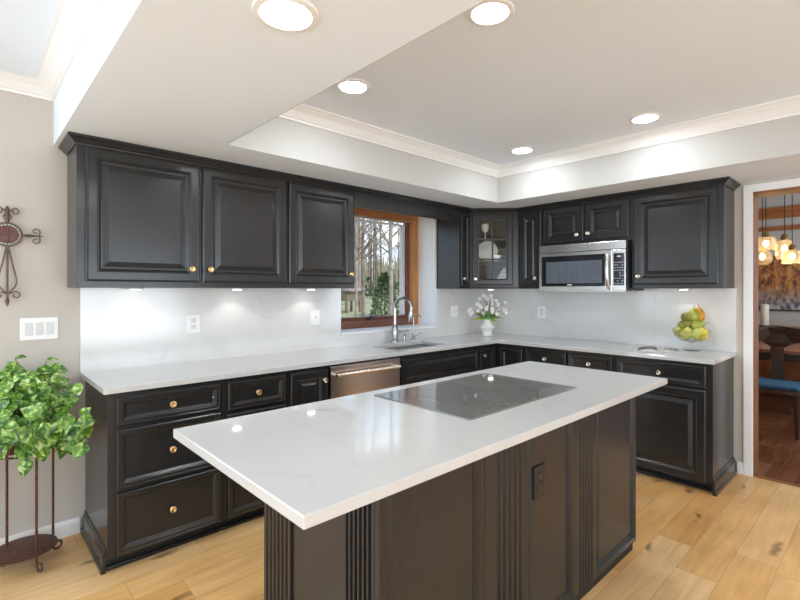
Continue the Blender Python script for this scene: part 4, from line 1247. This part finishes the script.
vf = Vector((-0.70, -0.71, 0)); r_ = Vector((0.7277, -0.686, 0))   # toward / right seen from across the island
def fp(right, fwd, z): return tuple(Vector((BXc, BYc, 0)) + r_ * right + vf * fwd + Vector((0, 0, z)))
pear(fp(-0.062, 0.035, 1.045), 'pear_pale', 'pale yellow pear lowest at the left of the glass bowl', 0.95, (0.5, -0.5, 0))
pear(fp(-0.005, 0.070, 1.050), 'pear_pale', 'pale yellow pear lowest in the middle front of the bowl', 0.9, (0.7, 0.2, 0))
pear(fp(0.060, 0.045, 1.035), 'lemon', 'bright yellow lemon lowest at the right front of the bowl', 1.0, (0.9, 0.9, 0), lemon=True)
pear(fp(0.080, -0.03, 1.060), 'lemon', 'yellow lemon behind the front lemon at the bowl right rim', 1.0, (0.5, -0.5, 0), lemon=True)
pear(fp(-0.088, -0.02, 1.062), 'pear_pale', 'pale yellow pear leaning on the far left rim of the bowl', 0.78, (0.3, -0.9, 0))
pear(fp(0.032, 0.083, 1.055), 'lemon', 'yellow lemon at the front of the bowl between pear and lemon', 0.8, (1.2, 0.2, 0), lemon=True)
pear(fp(-0.01, -0.06, 1.050), 'pear_green', 'green pear at the bottom back of the glass bowl', 0.95, (0.2, 0.3, 0))
pear(fp(-0.058, 0.005, 1.112), 'pear_olive', 'olive brown pear in the middle layer at left', 0.9, (1.2, -0.4, 0))
pear(fp(0.012, 0.045, 1.112), 'pear_green', 'green pear lying in the middle layer at front', 0.92, (1.3, 0.6, 0))
pear(fp(0.050, -0.01, 1.118), 'pear_olive', 'olive pear in the middle layer at right under the golden one', 0.88, (1.2, 1.2, 0))
pear(fp(-0.050, 0.015, 1.175), 'pear_olive', 'green brown pear lying on top at the left of the pile', 0.9, (0.4, -1.35, 0))
pear(fp(0.005, 0.010, 1.180), 'pear_green', 'upright green pear on top in the middle of the pile', 0.92, (0.1, 0.05, 0))
pear(fp(0.060, 0.0, 1.185), 'pear_gold', 'golden orange pear standing on top at the right of the pile', 0.98, (0.0, -0.15, 0))

# ================================================================== open magazine
mg = thing('magazine', 'open cookbook with curling pages lying on the right counter', 'book', (-0.33, -1.93, HC))
def page_sheet(sgn, lift, name, mat, y_len=0.26, z_off=0.0, w=0.155, s0=0.0):
    c = Vector((-0.34, -1.93, HC + 0.001 + z_off)); a = R(18)
    ex = Vector((math.cos(a), math.sin(a), 0)); ey = Vector((-math.sin(a), math.cos(a), 0))
    rows = []
    n = 10
    for k in range(n + 1):
        f_ = k / n
        sx = s0 + w * f_
        zz = lift * math.sin(PI * min(1, f_ * 1.15)) * (1 - 0.35 * f_) + 0.002
        rows.append((sgn * sx, max(0.001, zz)))
    m = MB()
    ring0 = [c + ey * s + ex * (-y_len / 2) + Vector((0, 0, z)) for s, z in rows] + [c + ey * s + ex * (-y_len / 2) + Vector((0, 0, 0.0)) for s, z in reversed(rows)]
    ring1 = [p + ex * y_len for p in ring0]
    m.loops([ring0, ring1])
    return m.build(name, mat, mg)
page_sheet(1, 0.022, 'left_pages', M['page'])
page_sheet(-1, 0.012, 'right_pages', M['page'])
# a page with a photograph on it, lying flush on the left half
c = Vector((-0.34, -1.93, HC)); a = R(18); ex = Vector((math.cos(a), math.sin(a), 0)); ey = Vector((-math.sin(a), math.cos(a), 0))
m = MB()
for (u0, u1, v0, v1, sg, lift) in ((-0.115, 0.10, 0.012, 0.145, 1, 0.022), (-0.02, 0.10, 0.04, 0.13, -1, 0.012)):
    rows = []
    for k in range(7):
        s = v0 + (v1 - v0) * k / 6; f_ = s / 0.155
        z = max(0.001, lift * math.sin(PI * min(1, f_ * 1.15)) * (1 - 0.35 * f_) + 0.002) + 0.0022
        rows.append((sg * s, z))
    A_ = [c + ey * s + ex * u0 + Vector((0, 0, z)) for s, z in rows]; B_ = [c + ey * s + ex * u1 + Vector((0, 0, z)) for s, z in rows]
    va = [m.bm.verts.new(p) for p in A_]; vb = [m.bm.verts.new(p) for p in B_]
    for i in range(6): m.bm.faces.new((va[i], va[i + 1], vb[i + 1], vb[i]))
m.build('printed_pictures', M['photo'], mg)

# ================================================================== dining room
dt = thing('dining_table', 'red brown wooden dining table beyond the doorway', 'table', (2.55, -2.5, 0))
MB().box(1.98, 3.15, -3.6, -1.5, 0.71, 0.75).build('tabletop', M['tablewood'], dt, bevel=0.006)
MB().box(2.06, 3.05, -3.5, -1.6, 0.62, 0.71).build('apron', M['dinewood'], dt)
for x in (2.12, 3.0):
    for y in (-3.45, -1.65):
        MB().box(x - 0.04, x + 0.04, y - 0.04, y + 0.04, 0, 0.62).build('leg', M['dinewood'], dt, bevel=0.004)


def dining_chair(x, y, sg, label):
    """sg = +1 faces +x"""
    r = thing('dining_chair', label, 'chair', (x, y, 0), 'dining chairs')
    X = lambda a: x + sg * a
    fw = 0.23
    b0, b1 = sorted((X(-0.20), X(0.22)))
    MB().box(b0, b1, y - fw, y + fw, 0.40, 0.445).build('seat_frame', M['dinewood'], r, bevel=0.006)
    MB().box(b0 + 0.012, b1 - 0.012, y - fw + 0.012, y + fw - 0.012, 0.445, 0.485).build('seat_cushion', M['blue'], r, bevel=0.016)
    for dy in (-1, 1):
        MB().tube([(X(0.19), y + dy * 0.20, 0.42), (X(0.20), y + dy * 0.205, 0)], [0.022, 0.016], 8).build('leg', M['dinewood'], r, smooth='auto')
        MB().tube([(X(-0.24), y + dy * 0.205, 0), (X(-0.185), y + dy * 0.205, 0.44), (X(-0.21), y + dy * 0.205, 0.75), (X(-0.26), y + dy * 0.205, 0.98)], [0.016, 0.022, 0.019, 0.017], 8).build('leg', M['dinewood'], r, smooth='auto')
    m = MB()
    prof = [(-0.25, 0.93), (-0.22, 0.875), (-0.12, 0.845), (-0.055, 0.80), (0.055, 0.80), (0.12, 0.845), (0.22, 0.875), (0.25, 0.93), (0.24, 0.995), (0.0, 1.015), (-0.24, 0.995)]
    m.loops([[Vector((X(-0.262 + 0.05 * (q / 0.25) ** 2), y + q, z)) for q, z in prof], [Vector((X(-0.234 + 0.05 * (q / 0.25) ** 2), y + q, z)) for q, z in prof]])
    m.build('top_rail', M['dinewood'], r)
    m = MB()
    prof = [(-0.075, 0.445), (-0.06, 0.55), (-0.05, 0.65), (-0.055, 0.80), (0.055, 0.80), (0.05, 0.65), (0.06, 0.55), (0.075, 0.445)]
    m.loops([[Vector((X(-0.20 - 0.05 * (z - 0.445)), y + q, z)) for q, z in prof], [Vector((X(-0.185 - 0.05 * (z - 0.445)), y + q, z)) for q, z in prof]])
    m.build('splat', M['dinewood'], r)
    st = MB()
    for dy in (-1, 1): st.tube([(X(-0.215), y + dy * 0.205, 0.2), (X(0.195), y + dy * 0.203, 0.2)], 0.010, 8)
    st.tube([(X(0), y - 0.2, 0.2), (X(0), y + 0.2, 0.2)], 0.010, 8)
    st.build('stretcher', M['dinewood'], r, smooth='auto')
    return r
dining_chair(1.52, -2.36, -1, 'dark wooden dining chair with blue seat just beyond the doorway, nearest')
dining_chair(3.22, -2.72, -1, 'dark dining chair on the far side of the dining table')

sb = thing('sideboard', 'low brown sideboard against the dining room back wall', 'sideboard', (3.7, -2.4, 0))
MB().box(3.52, 3.88, -3.6, -1.4, 0.06, 0.86).build('body', M['beamwood'], sb, bevel=0.004)
MB().box(3.50, 3.89, -3.63, -1.37, 0.86, 0.89).build('top', M['beamwood'], sb, bevel=0.004)
for y in (-3.5, -1.5):
    for x in (3.56, 3.84):
        MB().box(x - 0.025, x + 0.025, y - 0.025, y + 0.025, 0, 0.06).build('foot', M['dinewood'], sb)
for k in range(4):
    a = -3.58 + k * 0.545
    FS = Frame((3.52, 0, 0), (0, 1, 0), (-1, 0, 0))
    MB(FS).panel(a, a + 0.525, 0.10, 0.83, 0, [(0, 0), (0, 0.016), (0.06, 0.016), (0.068, 0.006)]).build('door', M['beamwood'], sb)
ty = thing('candle_tray', 'dark flat tray on the sideboard under the candle', 'tray', (3.62, -1.95, 0.89))
MB().box(3.54, 3.72, -2.14, -1.86, 0.8903, 0.905).build('tray_body', M['black'], ty, bevel=0.003)
cd = thing('candle', 'thick white pillar candle on the dining room sideboard', 'candle', (3.62, -1.955, 0.9055))
MB().lathe((3.62, -1.955, 0.9055), [(0.044, 0), (0.046, 0.004), (0.046, 0.275), (0.041, 0.282), (0.02, 0.276)], 24).build('wax', M['wax'], cd, smooth='auto')
MB().tube([(3.62, -1.955, 1.180), (3.621, -1.955, 1.204)], 0.002, 6).build('wick', M['black'], cd)
pt = thing('painting', 'wide autumn woodland painting on the dining room back wall', 'painting', (3.88, -2.5, 1.10))
MB().box(3.872, 3.899, -3.5, -1.5, 1.115, 1.86).build('canvas', M['canvas'], pt)
MB().box(3.86, 3.899, -3.52, -1.48, 1.095, 1.115).build('ledge', M['dinewood'], pt)


def pendant(x, y, zb, zt, rad, label, shape):
    r = thing('pendant_light', label, 'lamp', (x, y, zb), 'glass pendant lights over the dining table')
    h_ = zt - zb
    if shape == 'drum': pr = [(rad * 0.96, 0), (rad, h_ * 0.3), (rad, h_ * 0.85), (rad * 0.8, h_ * 0.97), (0.03, h_)]
    elif shape == 'jar': pr = [(rad * 0.8, 0), (rad, h_ * 0.2), (rad, h_ * 0.65), (rad * 0.7, h_ * 0.9), (0.03, h_)]
    else: pr = [(rad * 0.55, 0), (rad * 0.9, h_ * 0.2), (rad, h_ * 0.45), (rad * 0.85, h_ * 0.75), (rad * 0.45, h_ * 0.95), (0.03, h_)]
    MB().lathe((x, y, zb), pr, 24, cap0=False, cap1=False).build('glass_shade', M['shadeglass'], r, smooth='auto')
    MB().lathe((x, y, zt - 0.01), [(0.034, 0), (0.036, 0.03), (0.026, 0.055), (0.010, 0.07)], 16).build('socket', M['socket'], r, smooth='auto')
    MB().ellipsoid((x, y, zb + h_ * 0.52), 0.026, 0.026, 0.036).build('bulb', M['bulb'], r, smooth=True)
    MB().tube([(x, y, zt + 0.05), (x, y, 2.798)], 0.004, 6).build('cord', M['cordblack'], r)
    d = bpy.data.lights.new('pendant_glow', 'POINT'); d.energy = 1.5; d.color = (1.0, 0.72, 0.40); d.shadow_soft_size = 0.04
    l = bpy.data.objects.new('pendant_glow', d); COL.objects.link(l); l.parent = r; l.location = (0, 0, -0.05)
    return r
pendant(1.90, -2.240, 1.80, 1.94, 0.088, 'drum shaped glass pendant light, upper left of the dining cluster', 'drum')
pendant(1.95, -2.388, 1.70, 1.91, 0.080, 'tall jar glass pendant light in the middle of the dining cluster', 'jar')
pendant(2.15, -2.170, 1.66, 1.83, 0.095, 'round glass pendant light, lower left of the dining cluster', 'globe')
pendant(1.85, -2.462, 1.65, 1.79, 0.088, 'wide glass pendant light with brass socket, lowest right of cluster', 'drum')

# ================================================================== outside the window
gm = MB()
nx, ny = 24, 24
gx = [-22 + 84 * i / nx for i in range(nx + 1)]; gy = [0.45 + 60 * (j / ny) for j in range(ny + 1)]
rnd = random.Random(2)
GZ = lambda x, y: -0.35 + 0.045 * (y - 0.45) + 0.10 * math.sin(x * 0.5) * math.cos(y * 0.3) if y > 1 else -0.35
vv = [[gm.bm.verts.new((x, y, GZ(x, y))) for y in gy] for x in gx]
for i in range(nx):
    for j in range(ny):
        gm.bm.faces.new((vv[i][j], vv[i + 1][j], vv[i + 1][j + 1], vv[i][j + 1]))
gm.build('ground', M['grass'], kind='structure', smooth=True)


def tree(x, y, h, r, seed, label, mat, group=None, nb=12, lean=0.0):
    rnd = random.Random(seed)
    z0 = GZ(x, y) - 0.05
    m = MB()
    trunk = []
    dx = lean; dy = 0
    for k in range(9):
        f_ = k / 8
        trunk.append(Vector((x + dx * h * f_ + rnd.uniform(-1, 1) * 0.010 * h * f_, y + dy + rnd.uniform(-1, 1) * 0.010 * h * f_, z0 + h * f_)))
    m.tube(trunk, [r * (1.0 - 0.82 * k / 8) + 0.006 for k in range(9)], 8)
    for b in range(nb):
        f_ = rnd.uniform(0.22, 0.95)
        i = min(7, int(f_ * 8)); p = trunk[i].lerp(trunk[i + 1], f_ * 8 - i)
        az = rnd.uniform(0, 2 * PI); L = h * rnd.uniform(0.12, 0.30) * (1.15 - f_ * 0.6)
        d = Vector((math.cos(az), math.sin(az), rnd.uniform(0.35, 1.1))).normalized()
        q1 = p + d * L * 0.5 + Vector((0, 0, L * 0.05)); q2 = p + d * L + Vector((0, 0, L * 0.2))
        rb = r * (1 - 0.8 * f_) * 0.42 + 0.004
        m.tube([p, q1, q2], [rb, rb * 0.7, rb * 0.25], 5)
        for t2 in range(4):
            s = q1.lerp(q2, rnd.uniform(-0.3, 0.9)); a2 = az + rnd.uniform(-1.2, 1.2); L2 = L * rnd.uniform(0.25, 0.5)
            d2 = Vector((math.cos(a2), math.sin(a2), rnd.uniform(0.2, 1.2))).normalized()
            m.tube([s, s + d2 * L2 * 0.5, s + d2 * L2 + Vector((0, 0, L2 * 0.1))], [rb * 0.45, rb * 0.3, rb * 0.1], 4)
    o = m.build('bare_tree', mat)
    return tag(o, label, 'tree', group)


def along(uu, yy):
    """plan position on the line of sight through image column uu, at world y"""
    a = R(46.6855); fw = Vector((math.cos(a), math.sin(a))); rt = Vector((math.sin(a), -math.cos(a)))
    d = fw + rt * ((uu - 405.7) / 466.9)
    t = (yy + 3.2185) / d.y
    return -4.2508 + d.x * t, yy


near = [(363, 11, 11, 0.075, 'thick bare tree trunk near the left side of the window view', 'bark'),
        (391, 10, 12, 0.085, 'thickest bare tree with pale bark at the right of the window view', 'bark2'),
        (374, 13, 10, 0.06, 'thin bare tree in the centre of the window view', 'bark'),
        (356, 9, 10, 0.045, 'slender bare tree partly behind the left wall cabinet', 'bark2')]
for i, (uu, yy, hh, rr, lb, mt) in enumerate(near):
    x, y = along(uu, yy)
    tree(x, y, hh, rr, 20 + i, lb, M[mt], nb=34)
rnd = random.Random(8)
for k in range(58):
    uu = rnd.uniform(325, 412) if k < 26 else rnd.choice((rnd.uniform(205, 325), rnd.uniform(412, 540))); yy = rnd.uniform(16, 38)
    x, y = along(uu, yy)
    tree(x, y, rnd.uniform(8, 13), rnd.uniform(0.05, 0.11), 100 + k, 'thin bare woodland tree in the distance outside the window', M['bark'] if k % 3 else M['bark2'], 'distant bare trees', nb=22)


def bush(x, y, rx, rz, seed, label, mat, n=420, cone=True, leafsz=0.12):
    rnd = random.Random(seed); z0 = GZ(x, y)
    m = MB()
    for k in range(n):
        f_ = rnd.random(); az = rnd.uniform(0, 2 * PI)
        w = rx * (1 - f_ ** 2.2 if cone else math.sqrt(max(0, 1 - (2 * f_ - 1) ** 2)))
        r = w * math.sqrt(rnd.uniform(0.3, 1))
        p = Vector((x + r * math.cos(az), y + r * math.sin(az), z0 + rz * f_))
        d = Vector((math.cos(az), math.sin(az), rnd.uniform(-0.2, 1.2)))
        leaf(m, p, d, Vector((rnd.uniform(-1, 1), rnd.uniform(-1, 1), 0.5)), leafsz * rnd.uniform(.7, 1.3), leafsz * 0.6)
    m.tube([(x, y, z0 - 0.05), (x, y, z0 + rz * 0.8)], [0.06, 0.02], 6)
    return tag(m.build('evergreen_shrub', mat), label, 'shrub')
x, y = along(385, 12); bush(x, y, 0.55, 1.85, 3, 'rounded evergreen shrub on the lawn outside the window', M['shrub'], n=1100, leafsz=0.15)
x, y = along(372, 27); bush(x, y, 2.6, 1.5, 5, 'wide green evergreen clump behind the bare trees', M['shrub'], n=700, cone=False, leafsz=0.3)
# dry brush closing the view far behind
m = MB(); rnd = random.Random(6)
for k in range(5200):
    uu = rnd.uniform(318, 418) if k < 2200 else rnd.uniform(170, 560); yy = rnd.uniform(36, 46)
    x, y = along(uu, yy)
    hh = rnd.uniform(1.2, 4.8) * (0.6 + 0.4 * math.sin(uu * 0.35))
    z0 = GZ(x, y)
    leaf(m, Vector((x, y, z0)), Vector((rnd.uniform(-.25, .25), rnd.uniform(-.2, .2), 1)), Vector((rnd.uniform(-1, 1), -1, 0)), hh, rnd.uniform(0.15, 0.5), droop=0.0)
tag(m.build('woodland_brush', M['brush']), 'dry brown woodland undergrowth far beyond the lawn', 'undergrowth', kind='stuff')
# small timber play house between the trunks
x, y = along(349, 15)
z0 = GZ(x, y)
ph = thing('garden_hut', 'small weathered timber hut on posts outside beyond the lawn', 'hut', (x, y, z0))
m = MB(); m.box(x - 0.45, x + 0.45, y - 0.4, y + 0.4, z0 + 0.55, z0 + 1.05); m.build('walls', M['shed'], ph)
m = MB(); m.loops([[Vector((x - 0.6, y + b, z)) for b, z in ((-0.55, z0 + 1.0), (0, z0 + 1.42), (0.55, z0 + 1.0))], [Vector((x + 0.6, y + b, z)) for b, z in ((-0.55, z0 + 1.0), (0, z0 + 1.42), (0.55, z0 + 1.0))]]); m.build('roof', M['bark'], ph)
for a in (-0.4, 0.4):
    for b in (-0.35, 0.35):
        MB().box(x + a - 0.05, x + a + 0.05, y + b - 0.05, y + b + 0.05, z0 - 0.1, z0 + 0.55).build('post', M['shed'], ph)
